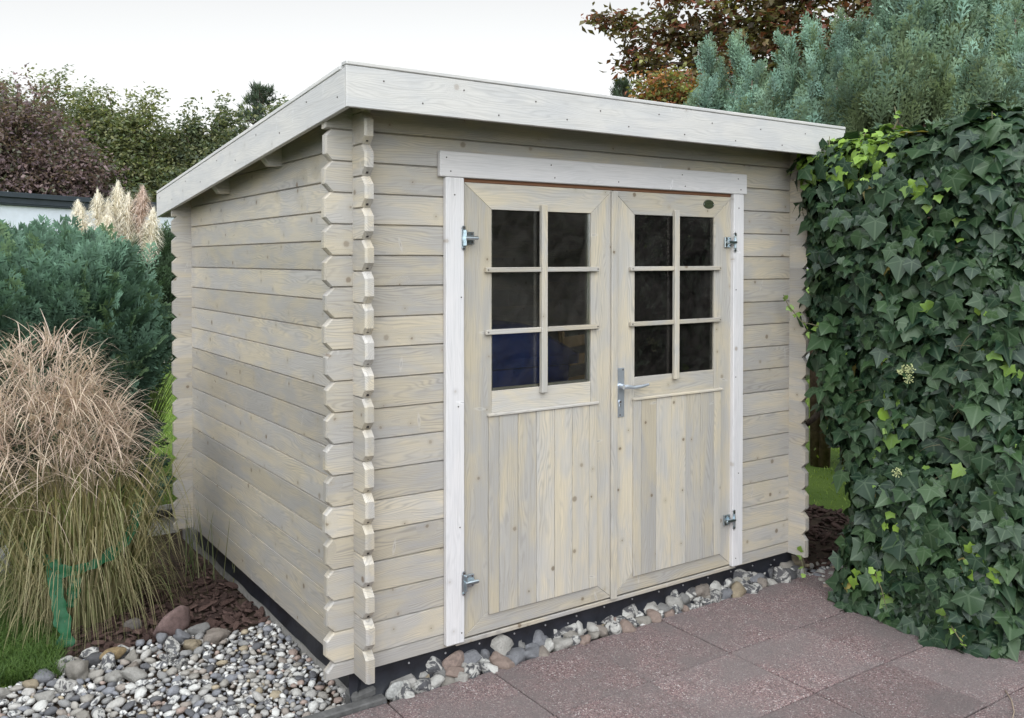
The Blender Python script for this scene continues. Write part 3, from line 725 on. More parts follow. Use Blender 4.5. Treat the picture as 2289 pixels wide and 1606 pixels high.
# gravel bed left of the shed: boundary functions
def grass_edge(y): return -0.90+0.10*(y-1.0)           # lawn patch lies left of this for y > .95
def in_gravel(x, y):
    if x > 0.03 or x < -1.9 or y < 0.0 or y > 1.28: return False
    if y > 0.98 and x < grass_edge(y): return False
    if y > 1.08+0.10*mnoise.noise((x*4, 0, 0))-0.22*max(0, x+0.25): return False
    return True
gbed = sheet('gravel_bed', -1.95, 0.03, 0.0, 1.3, -0.166, 30, 20, SOIL, 0.012, 4)
pts = []; cell = {}
def try_put(x, y, r, f=0.80):
    cx, cy = int(x/.05), int(y/.05)
    for i in range(-2, 3):
        for j in range(-2, 3):
            for (a, b, c) in cell.get((cx+i, cy+j), ()):
                if (a-x)**2+(b-y)**2 < ((c+r)*f)**2: return False
    cell.setdefault((cx, cy), []).append((x, y, r)); pts.append((x, y, r)); return True
gr = random.Random(11)
# larger stones bank up towards the grass clump
for _ in range(900):
    y = gr.uniform(.70, 1.22); x = gr.uniform(-1.0, -.25)
    wgt = math.exp(-((x+.62)/.28)**2-((y-1.02)/.16)**2)
    if gr.random() < wgt and in_gravel(x, y): try_put(x, y, gr.uniform(.026, .050), .86)
for _ in range(9000):
    x, y = gr.uniform(-1.9, .03), gr.uniform(0, 1.28)
    if not in_gravel(x, y): continue
    big = min(1, max(0, (-x-.15)/.8)); 
    try_put(x, y, gr.uniform(.014, .025)+big*gr.uniform(0, .016)*(gr.random() < .7), .84)
for _ in range(26000):
    x, y = gr.uniform(-1.9, .03), gr.uniform(0, 1.28)
    if in_gravel(x, y): try_put(x, y, gr.uniform(.0095, .016), .84)
CAMXY = (-1.4342, -3.1929)
order = sorted(pts, key=lambda q: -q[2]/math.hypot(q[0]-CAMXY[0], q[1]-CAMXY[1])*(1.0 if -1.2 < q[0] else .2))
hmap = lambda x, y: -0.150+0.02*math.exp(-((x+.6)/.3)**2-((y-1.02)/.2)**2)
for (x, y, r_) in order[:300]:
    big = r_ > .03; mm = PEB if not big else COB
    o = ob('pebble', mm[gr.randrange(len(mm))], gbed, (x, y, hmap(x, y)+r_*.30+gr.uniform(-.003, .004)))
    s = r_*1.12; o.scale = (s*1.1, s, s*gr.uniform(.75, 1.05)); o.rotation_euler = (gr.uniform(-.45, .45), gr.uniform(-.45, .45), gr.uniform(0, 6.28))
def rots(n, tilt, rng):
    a, b, c = rng.uniform(-tilt, tilt, n), rng.uniform(-tilt, tilt, n), rng.uniform(0, 2*np.pi, n)
    out = np.empty((n, 3, 3)); 
    ca, sa, cb, sb, cc, sc = np.cos(a), np.sin(a), np.cos(b), np.sin(b), np.cos(c), np.sin(c)
    out[:, 0, 0] = cc*cb; out[:, 0, 1] = cc*sb*sa-sc*ca; out[:, 0, 2] = cc*sb*ca+sc*sa
    out[:, 1, 0] = sc*cb; out[:, 1, 1] = sc*sb*sa+cc*ca; out[:, 1, 2] = sc*sb*ca-cc*sa
    out[:, 2, 0] = -sb; out[:, 2, 1] = cb*sa; out[:, 2, 2] = cb*ca; return out
def tmpl(me):
    me.calc_loop_triangles(); V = np.array([v.co[:] for v in me.vertices]); T = np.array([t.vertices[:] for t in me.loop_triangles]); return V, T
rest = [(x, y, r_, hmap(x, y)+r_*.30) for x, y, r_ in order[300:]]
for _ in range(2600):                              # lower layer filling the gaps
    x, y = gr.uniform(-1.9, .03), gr.uniform(0, 1.28)
    if in_gravel(x, y): rest.append((x, y, gr.uniform(.008, .016), hmap(x, y)-0.006))
VV, TT, RR = [], [], []; base = 0; rest = np.array(rest); kind = RNG.integers(0, 12, len(rest))
for i in range(12):
    q = rest[kind == i]; tv, tt = tmpl(PEB[i]); m = rots(len(q), .5, RNG)*(q[:, 2]*1.12)[:, None, None]
    V, T = inst(tv, tt, m, q[:, [0, 1, 3]]); VV.append(V); TT.append(T+base); base += len(V); RR.append(np.repeat(RNG.random(len(q)), len(tv)))
tag(ob('gravel', me_np('gravel', np.vstack(VV), np.vstack(TT), STM, rnd=np.concatenate(RR), smooth=True), gbed, (0, 0, 0)), kind='stuff')
# single rocks that stand out
def rock(label, loc, s, seed, col, facet=1.0, rz=0.0, cat='rock', flat=.8):
    mt = NG('rock_%d' % seed); v = mt.objcoord(); n1 = mt.noise(v, 3.0, 5, .65); n2 = mt.noise(v, 40, 4, .7)
    cc = mt.mix(mt.rng(n1.outputs[0], .35, .65), c4(col), c4(tuple(.55*q for q in col)))
    cc = mt.mix(mt.rng(n2.outputs[0], .5, .7, 0, .4), cc, c4(tuple(min(1, 1.5*q) for q in col))); mt.bsdf(cc, .8, .3, n2.outputs[0], .6, .01)
    o = ob('rock', rock_me('rock', mt.m, seed, 3, .22, flat, facet), None, loc); o.scale = s; o.rotation_euler = (.15, -.2, rz); return tag(o, label, cat)
rock('reddish brown angular boulder lying between the gravel and the bark mulch', (-.405, 1.13, -.092), (.098, .082, .085), 901, (.20, .135, .125), 1.4, .5)
rock('rounded grey brown cobble half sunk in the bark left of the red boulder', (-.545, 1.30, -.128), (.046, .042, .042), 902, (.17, .15, .14), .3)
rock('smooth ochre stone with a tan patch among the grey cobbles', (-.69, .97, -.105), (.052, .044, .040), 907, (.30, .22, .12), .5)
rock('white flint with black markings at the foot of the corner sett', (.165, -.020, -.098), (.042, .036, .040), 908, (.55, .55, .53), 1.0)
rock('large pink granite cobble by the black membrane left of the door', (.455, .025, -.085), (.064, .048, .060), 909, (.33, .25, .215), .3)
rock('big pale rounded cobble under the right door trim', (2.215, .03, -.085), (.082, .060, .058), 910, (.38, .36, .32), .1)
rock('grey boulder half hidden behind the grass beside the small lawn', (-.97, 2.42, -.05), (.16, .13, .14), 903, (.27, .27, .28), .8, .3)
rock('pale flat boulder in front of the grey one beside the small lawn', (-.82, 2.16, -.10), (.15, .10, .085), 904, (.36, .35, .34), 1.0, .9)
rock('low grey stone at the foot of the grass clump beside the lawn edge', (-.84, 1.86, -.12), (.10, .08, .06), 905, (.30, .29, .28), .8, 2)
rock('white boulder on the far lawn seen between shed and ivy', (8.9, 4.75, .22), (.34, .30, .36), 906, (.55, .55, .55), .4)
# bark mulch
BARK = NG('bark'); rn = BARK.n('ShaderNodeObjectInfo').outputs['Random']; v = BARK.objcoord(); nz = BARK.noise(v, 30, 4, .7)
bc = BARK.ramp(rn, [(0, (.045, .028, .024)), (.35, (.075, .045, .038)), (.7, (.105, .065, .055)), (1, (.15, .095, .08))])
bc = BARK.mix(BARK.rng(nz.outputs[0], .35, .65, 0, .6), bc, (.025, .017, .015, 1)); BARK.bsdf(bc, .9, .2, nz.outputs[0], .8, .004)
def chip_me(seed):
    r = random.Random(seed); n = 7; ring = []; 
    for i in range(n):
        a = 2*math.pi*i/n; ring.append((math.cos(a)*r.uniform(.7, 1.1), math.sin(a)*r.uniform(.28, .5)))
    V = [(x, y, r.uniform(-.12, .0)) for x, y in ring]+[(x*.82, y*.82, r.uniform(.10, .24)) for x, y in ring]
    F = [list(range(n))[::-1], [n+i for i in range(n)]]+[[i, (i+1) % n, n+(i+1) % n, n+i] for i in range(n)]
    return me_py('bark_chip', V, F, BARK.m)
CH = [chip_me(50+i) for i in range(14)]
mulch = sheet('mulch_bed', -.95, .035, .95, 2.3, -.160, 26, 26, SOIL, .014, 5)
def in_mulch(x, y): return (not in_gravel(x, y)) and x < .025 and x > grass_edge(y)+.05 and y > .9 and y < 2.25
nchip = 0; mr = random.Random(3); extra = []
while nchip < 290:
    x, y = mr.uniform(-.85, .02), mr.uniform(.85, 1.75)
    if not in_mulch(x, y): continue
    o = ob('bark_chip', CH[mr.randrange(14)], mulch, (x, y, -.150+mr.uniform(0, .026))); s = mr.uniform(.022, .050); o.scale = (s, s*mr.uniform(.8, 1.2), s*mr.uniform(.6, 1.1))
    o.rotation_euler = (mr.uniform(-.5, .5), mr.uniform(-.4, .4), mr.uniform(0, 6.28)); nchip += 1
for i in range(1100):
    x, y = mr.uniform(-.9, .02), mr.uniform(.85, 2.25)
    if in_mulch(x, y): extra.append((x, y, -.158+mr.uniform(0, .016), mr.uniform(.012, .032)))
def merged_chips(name, E, parent, mat):
    E = np.array(E); kd = RNG.integers(0, 14, len(E)); VV, TT, b0 = [], [], 0
    for i in range(14):
        q = E[kd == i]; tv, tt = tmpl(CH[i])
        if not len(q): continue
        V, T = inst(tv, tt, rots(len(q), .5, RNG)*q[:, 3][:, None, None], q[:, :3]); VV.append(V); TT.append(T+b0); b0 += len(V)
    return tag(ob(name, me_np(name, np.vstack(VV), np.vstack(TT), mat), parent, (0, 0, 0)), kind='stuff')
BARK2 = plain('bark_dark', (.070, .044, .038), .9, .2, 0, 25, .6, .5)
merged_chips('bark_litter', extra, mulch, BARK2)
# mulch behind the ivy on the right of the shed
mulch2 = sheet('bark_bed', 2.7, 3.9, -.1, 2.0, -.150, 20, 20, SOIL, .02, 3)
merged_chips('bark_litter', [(mr.uniform(2.72, 3.88), mr.uniform(-.1, 1.95), -.145+mr.uniform(0, .03), mr.uniform(.02, .05)) for _ in range(900)], mulch2, BARK2)

# ------------------------------------------------------------------ plants: templates
def lerp(a, b, t): return np.asarray(a)[None]*(1-t[:, None])+np.asarray(b)[None]*t[:, None]
def blades(N, base, top, width, bend, seg, rng, curl=0.0):
    """N grass blades: base points (N,3), tip offsets (N,3), arching; returns V,T,(along 0..1)."""
    t = np.linspace(0, 1, seg+1)
    up_ = np.array([0, 0, 1.0])
    P = base[:, None, :]+top[:, None, :]*t[None, :, None]
    droop = bend[:, None]*(t[None, :]**2.2)
    hor = top*np.array([1, 1, 0]); hn = hor/np.maximum(1e-6, np.linalg.norm(hor, axis=1, keepdims=True))
    P = P+up_[None, None]*(0.55*bend[:, None]*np.sin(t*np.pi)[None, :]-droop)[..., None]
    side = np.stack([-hn[:, 1], hn[:, 0], np.zeros(N)], 1)
    tw = rng.uniform(-.8, .8, N); side = side*np.cos(tw)[:, None]+hn*np.sin(tw)[:, None]
    if curl: P = P+side[:, None, :]*(curl*rng.uniform(-1, 1, N)[:, None]*np.sin(t*2.2)[None, :])[..., None]
    wd = width[:, None]*(1-t[None, :]**1.7*.92)
    A, B = P-side[:, None, :]*wd[..., None], P+side[:, None, :]*wd[..., None]
    V = np.stack([A, B], 2).reshape(-1, 3)
    q = np.arange(seg)*2; tt = np.concatenate([np.stack([q, q+1, q+3], 1), np.stack([q, q+3, q+2], 1)])
    T = tt[None]+(np.arange(N)*(seg+1)*2)[:, None, None]
    return V, T.reshape(-1, 3), np.repeat(np.tile(t, N), 2)
GRASSM = foliage('grass_blade', .55, .3, .3, .18); STRAWM = foliage('straw', .7, .2, .35, .15, False, (1.1, 1.08, 1.0))
CONM = foliage('scale_foliage', .6, .25, .15, .2); LEAFM = foliage('broad_leaf', .5, .4, .35, .25); IVM = foliage('ivy_leaf', .40, .36, .16, .15, True)
BRANCH = plain('branch_bark', (.075, .058, .045), .9, .2, 0, 30, .4, .6); CONBARK = plain('cypress_bark', (.16, .11, .085), .9, .2, 0, 22, .4, .8)
def treemesh(name, limbs, mat, parent, loc):
    m = MB()
    for pts_, rad in limbs: m.add(tube(pts_, rad, 7))
    return m.ob(name, [mat], parent, loc, True)

# small lawn patch, bottom left
n = 16000; r_ = np.random.default_rng(21)
bx = r_.uniform(-1.75, -.72, n*2); by = r_.uniform(.92, 2.3, n*2); ok = (bx < -0.90+0.10*(by-1.0)+r_.normal(0, .018, n*2)) & (by > .99+.05*np.sin(bx*9)); bx, by = bx[ok], by[ok]; n = len(bx)
base = np.stack([bx, by, np.full(n, -.16)], 1); ang = r_.uniform(0, 6.28, n); L = r_.uniform(.05, .12, n)
topv = np.stack([np.cos(ang)*L*.7, np.sin(ang)*L*.7, L], 1)
V, T, al = blades(n, base, topv, r_.uniform(.0011, .002, n), L*.35, 3, r_)
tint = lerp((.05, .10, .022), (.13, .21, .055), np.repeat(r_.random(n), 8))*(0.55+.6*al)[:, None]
pl = sheet('grass_patch', -2.4, -.9, .98, 2.4, -.158, 10, 10, LAWNM, .01, 3)
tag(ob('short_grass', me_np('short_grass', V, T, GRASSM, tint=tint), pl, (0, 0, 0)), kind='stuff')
# far lawn blades seen beside the shed
n = 26000
bx = np.concatenate([r_.uniform(-.5, 2.8, n), r_.uniform(3.9, 11, n//2)]); by = np.concatenate([3.3+9*r_.random(n)**1.6, r_.uniform(.5, 6, n//2)])
nn = len(bx); L = r_.uniform(.03, .07, nn); ang = r_.uniform(0, 6.28, nn)
V, T, al = blades(nn, np.stack([bx, by, np.full(nn, -.20)], 1), np.stack([np.cos(ang)*L*.6, np.sin(ang)*L*.6, L], 1), r_.uniform(.002, .0045, nn), L*.3, 2, r_)
tint = lerp((.15, .24, .04), (.32, .42, .09), np.repeat(r_.random(nn), 6))  # brighter green paints sunlight into the far lawn
tag(ob('lawn_grass', me_np('lawn_grass', V, T, GRASSM, tint=tint)), 'short mown grass on the lawn behind the shed', None, None, 'stuff')

# tall ornamental grass with pinkish flower plumes
gx, gy = -.71, 1.66
og = empty('ornamental_grass', (gx, gy, -.15), 'tall ornamental grass clump with pinkish feathery plumes at the front left', 'grass')
n = 1700; ang = r_.uniform(0, 6.28, n); rad = .22*np.sqrt(r_.random(n))
base = np.stack([gx+np.cos(ang)*rad*1.05, gy+np.sin(ang)*rad*.9, np.full(n, -.155)], 1)
H = r_.uniform(.35, 1.12, n); out = r_.uniform(.03, .36, n)*(H/1.1)+rad*.6; a2 = ang+r_.normal(0, .5, n)
topv = np.stack([np.cos(a2)*out, np.sin(a2)*out, H*.92], 1)
V, T, al = blades(n, base, topv, r_.uniform(.0026, .0056, n), H*r_.uniform(.10, .72, n), 9, r_, .11)
mixr = np.repeat(r_.random(n), 20); tint = lerp((.36, .30, .17), (.15, .18, .065), np.clip(mixr*1.1-.25+al*.55, 0, 1))*(0.85+.25*np.repeat(r_.random(n), 20))[:, None]; tf = np.clip((al-.5)*2, 0, 1)[:, None]*.75*np.repeat(r_.random(n)**.5, 20)[:, None]; tint = tint*(1-tf)+np.array([.46, .37, .25])*tf
tag(ob('foliage', me_np('foliage', V, T, GRASSM, tint=tint), og, (0, 0, 0)), kind='stuff'); og.children[0].location = -Vector(WLOC[og.name])
# long dry straws hanging low round the clump
n = 520; ang = r_.uniform(0, 6.28, n); H = r_.uniform(.25, .7, n)
base = np.stack([gx+np.cos(ang)*.22, gy+np.sin(ang)*.20, np.full(n, -.155)], 1); o_ = r_.uniform(.10, .36, n)
V, T, al = blades(n, base, np.stack([np.cos(ang)*o_, np.sin(ang)*o_, H*.55], 1), r_.uniform(.0018, .003, n), H*r_.uniform(.5, .95, n), 10, r_, .09)
tint = lerp((.34, .29, .17), (.17, .19, .08), np.repeat(r_.random(n), 22))
c_ = tag(ob('dry_straw', me_np('dry_straw', V, T, STRAWM, tint=tint), og, (0, 0, 0)), kind='stuff'); c_.location = -Vector(WLOC[og.name])
# flower stalks: each a stem with a spray of thin wispy fingers
ns = 260; VV, TT, CC = [], [], []; b0 = 0
for i in range(ns):
    a = r_.uniform(0, 6.28); ro = .33*math.sqrt(r_.random()); hx_ = gx-.13+math.cos(a)*ro*1.10; hy_ = gy+math.sin(a)*ro
    hz = 1.16-.50*(ro/.33)**2+r_.normal(0, .08)-abs(r_.normal(0, .10))
    nf = int(r_.integers(7, 13)); aa = a+r_.normal(0, 1.0, nf); L = r_.uniform(.13, .30, nf)
    el = r_.uniform(-.45, 1.0, nf); tv = np.stack([np.cos(aa)*np.cos(el)*L, np.sin(aa)*np.cos(el)*L, np.sin(el)*L], 1)
    bs = np.tile([hx_, hy_, hz], (nf, 1))+r_.normal(0, .012, (nf, 3))
    V, T, al = blades(nf, bs, tv, np.full(nf, .0027)*r_.uniform(.8, 1.25), L*r_.uniform(.05, .35, nf), 5, r_, .015)
    c = lerp((.60, .465, .39), (.75, .64, .50), np.full(len(V), r_.random()))*(.8+.25*al)[:, None]
    VV.append(V); TT.append(T+b0); CC.append(c); b0 += len(V)
    sb = np.array([[gx+math.cos(a)*.15*r_.random(), gy+math.sin(a)*.15*r_.random(), -.1]]); V, T, al = blades(1, sb, np.array([[hx_, hy_, hz]])-sb, np.array([.0017]), np.array([.02]), 6, r_)
    VV.append(V); TT.append(T+b0); CC.append(lerp((.27, .24, .13), (.42, .33, .25), al)); b0 += len(V)
c_ = tag(ob('plume', me_np('plume', np.vstack(VV), np.vstack(TT), STRAWM, tint=np.vstack(CC)), og, (0, 0, 0)), kind='stuff'); c_.location = -Vector(WLOC[og.name])
# a few thin upright stalks by the shed's rear corner
th = empty('reed_tuft', (-.03, 1.95, -.16), 'thin green reed stalks standing against the left shed wall', 'plant')
n = 34; base = np.stack([r_.normal(-.06, .06, n), r_.normal(1.85, .16, n), np.full(n, -.17)], 1); L = r_.uniform(.2, .52, n)
V, T, al = blades(n, base, np.stack([r_.normal(-.02, .06, n), r_.normal(-.02, .06, n), L], 1), np.full(n, .003), L*.05, 6, r_)
c_ = ob('stalk', me_np('stalk', V, T, GRASSM, tint=lerp((.10, .13, .06), (.22, .22, .12), np.repeat(r_.random(n), 14))), th, (0, 0, 0)); c_.location = -Vector(WLOC[th.name]); c_['kind'] = 'stuff'

# green garden netting band tied round the grass
NET = NG('green_netting'); v = NET.objcoord(); nz = NET.noise(v, 25, 3, .6)
p = NET.bsdf(NET.mix(nz.outputs[0], (.004, .062, .022, 1), (.010, .13, .046, 1)), .5, .4, NET.noise(v, 300, 2).outputs[0], .4, .002)
tb = NET.n('ShaderNodeBsdfTranslucent'); tb.inputs[0].default_value = (.02, .25, .12, 1); mxs = NET.n('ShaderNodeMixShader'); mxs.inputs[0].default_value = .25
NET.l(p.outputs[0], mxs.inputs[1]); NET.l(tb.outputs[0], mxs.inputs[2]); NET.l(mxs.outputs[0], NET.out.inputs[0])
def ribbon(path, width, wn=0.01, seg=4, seed=0):
    P = [Vector(p) for p in path]; fine = []
    for i in range(len(P)-1):
        for k in range(seg): fine.append(P[i].lerp(P[i+1], k/seg))
    fine.append(P[-1]); V = []; F = []
    for i, p in enumerate(fine):
        t = (fine[min(i+1, len(fine)-1)]-fine[max(i-1, 0)]).normalized(); view = (Vector((-1.43, -3.19, 1.0))-p).normalized(); s = t.cross(view).normalized()
        wv = 0.95+.7*mnoise.noise((i*.3, seed, 0)); 
        for k in range(4):
            f = k/3-.5; d = wn*mnoise.noise((i*.8, k*1.3, seed+3))
            V.append(p+s*(f*width*wv)+view*d)
    for i in range(len(fine)-1):
        for k in range(3): F.append([i*4+k, i*4+k+1, (i+1)*4+k+1, (i+1)*4+k])
    return V, F
m = MB()
m.add(ribbon([(-.84, 1.25, -.14), (-.835, 1.27, -.08), (-.85, 1.30, -.01), (-.86, 1.34, .07), (-.865, 1.38, .15), (-.86, 1.41, .22)], .062, .025, 5, 1))
m.add(ribbon([(-.86, 1.38, .17), (-.78, 1.36, .165), (-.70, 1.36, .18), (-.62, 1.38, .21), (-.55, 1.41, .25), (-.50, 1.46, .31), (-.475, 1.52, .40)], .048, .02, 5, 5))
m.add(ribbon([(-.79, 1.39, .18), (-.78, 1.37, .11), (-.79, 1.36, .05), (-.80, 1.35, .0)], .05, .03, 5, 9))
# folded round the back of the clump
m.add(ribbon([(-.475, 1.54, .40), (-.42, 1.66, .40), (-.46, 1.85, .40), (-.66, 1.97, .38), (-.90, 1.85, .33), (-.97, 1.64, .25), (-.90, 1.48, .21), (-.86, 1.45, .19)], .05, .02, 4, 13))
m.F = m.F; o = m.ob('netting_band', [NET.m], None, (-.7, 1.4, -.13), True); tag(o, 'green plastic netting band tied around the tall grass clump', 'netting')

# ------------------------------------------------------------------ plants: leaves, sprays, crowns
def frames(n, d):
    """(N,3,3) with columns side, d, normal."""
    d = d/np.linalg.norm(d, axis=1, keepdims=True); s = np.cross(d, n); s /= np.maximum(1e-6, np.linalg.norm(s, axis=1, keepdims=True)); m = np.cross(s, d)
    return np.stack([s, d, m], 2)
IV = np.array([(0, .08, .02), (0, -.05, .03), (.31, -.20, -.04), (.46, .04, .04), (.62, .30, -.07), (.40, .52, .04), (0, .96, -.16), (-.40, .52, .04), (-.62, .30, -.07), (-.46, .04, .04), (-.31, -.20, -.04)])
IVV = np.array([1, 0, 1, 0, 1, 0, 1, 0, 1, 0, 1.0]); IVT = np.array([(0, i, i % 10+1) for i in range(1, 11)])
def ivy_variants(rng, k):
    out = []
    for i in range(k):
        V = IV.copy(); V[1:, :2] *= rng.uniform(.86, 1.14, (10, 1)); V[[3, 5, 7, 9], :2] *= rng.uniform(.78, 1.08); V[:, 0] *= rng.uniform(.85, 1.1); V[:, 2] *= rng.uniform(.2, 1.25); V[:, 2] += .12*V[:, 0]*rng.uniform(-1, 1)+rng.uniform(-.25, .15)*V[:, 1]**2
        out.append(V)
    return out
IVS = ivy_variants(np.random.default_rng(3), 14)
def rbox_samples(n, lo, hi, r, rng, faces):
    lo, hi = np.array(lo), np.array(hi); s = hi-lo
    area = {'-x': s[1]*s[2], '+x': s[1]*s[2], '-y': s[0]*s[2], '+y': s[0]*s[2], '+z': s[0]*s[1]}
    w_ = np.array([area[f] for f in faces]); fi = rng.choice(len(faces), n, p=w_/w_.sum()); P = lo+s*rng.random((n, 3))
    for k, f in enumerate(faces):
        a = 'xyz'.index(f[1]); P[fi == k, a] = (hi if f[0] == '+' else lo)[a]
    q = np.clip(P, lo+r, hi-r); nrm = P-q; L = np.linalg.norm(nrm, axis=1, keepdims=True); nrm = nrm/np.maximum(L, 1e-6)
    return q+nrm*r, nrm
def bump(P, f, seed=0.0): return np.array([mnoise.noise((p[0]*f+seed, p[1]*f, p[2]*f)) for p in P])

# ivy hedge on the right
iv = empty('ivy_hedge', (3.0, -.6, -.15), 'large dark green ivy hedge covering the right side of the patio', 'hedge')
r_ = np.random.default_rng(33); N = 19500
P, nr = rbox_samples(N, (2.44, -1.26, -.25), (3.75, -.05, 2.27), .22, r_, ('-x', '-y', '+z', '+y'))
P[:, 1] -= np.where(P[:, 1] > -.6, np.clip((1.35-P[:, 2])*.30, 0, .27), 0)
low = np.clip(.5-P[:, 2], 0, 1)[:, None]
P = P+nr*(bump(P, 2.2, 5)*.10+bump(P, 6.5, 9)*.05)[:, None]-low*np.array([.10, .02, 0])*(nr[:, :1] < -.3)
depth = np.abs(r_.normal(0, .06, N)); depth[r_.random(N) < .35] += .05; deep = r_.random(N) < .22; depth[deep] += r_.uniform(.08, .32, deep.sum()); P = P-nr*depth[:, None]
nn = nr*.9+np.array([0, 0, .45])+r_.normal(0, .36, (N, 3)); dd = np.array([0, 0, -1.0])+nr*.35+r_.normal(0, .45, (N, 3))
topf = nr[:, 2] > .6; dd[topf] = nr[topf]*.1+r_.normal(0, .8, (topf.sum(), 3))*np.array([1, 1, .3])
size = np.clip(r_.lognormal(math.log(.056), .40, N), .022, .115)
young = (r_.random(N) < .014) & (depth < .06)
cl = bump(P, 3.1, 40) > .33; young |= cl & (r_.random(N) < .14) & (depth < .05)
lime_top = (P[:, 2] > 1.99) & (P[:, 1] > -.70) & (P[:, 0] < 2.9) & (r_.random(N) < .72); young |= lime_top
size[young] *= .72
dark1, dark2, lime = np.array([.015, .037, .021]), np.array([.048, .092, .036]), np.array([.24, .38, .055])
tone = r_.random(N); col = dark1+(dark2-dark1)*(tone**1.6)[:, None]
yl = r_.uniform(.25, 1.0, N)[:, None]; col = np.where(young[:, None], dark2*(1-yl)+lime*yl, col)
old = r_.random(N) < .006; col[old] = np.array([.30, .24, .07])
keep = P[:, 2] > -.12; P, nn, dd, size, col, depth, young, nr = [a[keep] for a in (P, nn, dd, size, col, depth, young, nr)]
C0 = np.array([-1.4342, -3.1929, 1.6035]); vd = C0-P; dist = np.linalg.norm(vd, axis=1); fac = (nr*vd).sum(1)/dist
score = size/dist*np.clip(fac, 0, 1)*(depth < .035)*(P[:, 2] > .0); sel = np.argsort(-score)[:300]; msk = np.ones(len(P), bool); msk[sel] = False
def merged_leaves(name, variants, TT0, vein0, P, nn, dd, size, col, mat, parent, rng, stuff=True, smooth=True):
    kd = rng.integers(0, len(variants), len(P)); VV, TT, CC, WW, b0 = [], [], [], [], 0; Fm = frames(nn, dd)*size[:, None, None]
    for i, tv in enumerate(variants):
        q = kd == i
        if not q.any(): continue
        V, T = inst(tv, TT0, Fm[q], P[q]); VV.append(V); TT.append(T+b0); b0 += len(V); CC.append(np.repeat(col[q], len(tv), 0)); WW.append(np.tile(vein0, q.sum()))
    me = me_np(name, np.vstack(VV), np.vstack(TT), mat, tint=np.vstack(CC), vein=np.concatenate(WW), smooth=smooth)
    o = ob(name, me, parent, (0, 0, 0)); 
    return tag(o, kind='stuff') if stuff else o
merged_leaves('leaves', IVS, IVT, IVV, P[msk], nn[msk], dd[msk], size[msk], col[msk], IVM, iv, r_)
iv.children[0].name = 'foliage'
LM = []
for i in range(24):
    t = (i/23)**1.6; c = dark1+(dark2-dark1)*t*1.1; lm = me_np('leaf', IVS[i % 14], IVT, IVM, tint=np.tile(c, (11, 1)), vein=IVV, smooth=True); LM.append((c, lm))
LY = [(dark2*(1-u)+lime*u, None) for u in (.3, .6, .9)]; LY = [(c, me_np('leaf', IVS[i+2], IVT, IVM, tint=np.tile(c, (11, 1)), vein=IVV, smooth=True)) for i, (c, _) in enumerate(LY)]
Fm = frames(nn[sel], dd[sel])
for k, i in enumerate(sel):
    pool = LY if young[i] else LM; me = pool[int(r_.integers(len(pool)))][1]
    o = ob('leaf', me, iv, P[i]); m4 = Matrix([list(Fm[k][a]) for a in range(3)]); o.rotation_euler = m4.to_euler(); o.scale = (size[i],)*3
# runners: pale shoots standing out of the top and the side
limbs = []
sh = []
def shoot(pts_, rad, leaves, sz):
    limbs.append((pts_, [rad]*(len(pts_)-1)+[rad*.5]))
    for k in range(leaves):
        f = (k+.5)/leaves*(len(pts_)-1); i = int(f); p = Vector(pts_[i]).lerp(Vector(pts_[min(i+1, len(pts_)-1)]), f-i); sh.append((p, sz*(1.1-.5*k/leaves)))
shoot([(2.66, -.50, 2.10), (2.67, -.53, 2.22), (2.69, -.56, 2.30), (2.68, -.55, 2.37)], .005, 9, .034)
shoot([(2.56, -.26, 2.00), (2.54, -.27, 2.14), (2.53, -.28, 2.24)], .004, 11, .036)
shoot([(2.60, -.40, 2.02), (2.57, -.42, 2.12), (2.55, -.45, 2.20), (2.56, -.47, 2.24)], .004, 10, .034)
shoot([(2.55, -1.08, 2.10), (2.52, -1.12, 2.19), (2.50, -1.13, 2.25)], .004, 6, .03)
shoot([(2.5, -.30, 1.25), (2.47, -.16, 1.28), (2.44, -.10, 1.36), (2.42, -.08, 1.42)], .003, 5, .05)
shoot([(2.38, -.98, .05), (2.36, -1.06, -.02), (2.34, -1.12, -.07)], .003, 5, .032)
shoot([(2.42, -.62, .12), (2.40, -.68, .04), (2.38, -.72, -.04)], .003, 6, .032)
shoot([(2.62, -.05, .10), (2.56, -.10, -.02), (2.52, -.16, -.09)], .003, 5, .035)
for i in range(30):
    y = r_.uniform(-1.15, -.5); z = r_.uniform(.1, 1.9); a = r_.uniform(-.9, .9); b = Vector((2.50, y, z)); limbs.append(([b+Vector((-.025*math.sin(f*3.1)+.03*f, .13*f*math.cos(a), .13*f*math.sin(a)-.05*f*f)) for f in (0, .25, .5, .75, 1)], .0016))
for i in range(26):
    y = r_.uniform(-1.0, -.45); x = r_.uniform(2.8, 3.2); limbs.append(([(x, y, -.16), (x+r_.uniform(-.1, .1), y+r_.uniform(-.1, .1), 1.0), (x+r_.uniform(-.2, .2), y+r_.uniform(-.2, .2), 2.05)], [.016, .012, .006]))
mb = MB()
for pts_, rad in limbs: mb.add(tube(pts_, rad, 5))
o = mb.ob('stem', [plain('ivy_stem', (.12, .11, .06), .7)], iv, (0, 0, 0), True); o['kind'] = 'stuff'; o.location = -Vector(WLOC[iv.name])
sp = np.array([p[:] for p, s in sh]); ss = np.array([s for p, s in sh]); n = len(sp); u = r_.uniform(.45, 1, n)[:, None]
o = merged_leaves('young_foliage', IVS, IVT, IVV, sp+r_.normal(0, .012, (n, 3)), r_.normal(0, .4, (n, 3))+np.array([-.5, -.4, .6]), r_.normal(0, .8, (n, 3)), ss, dark2*(1-u)+lime*u, IVM, iv, r_)
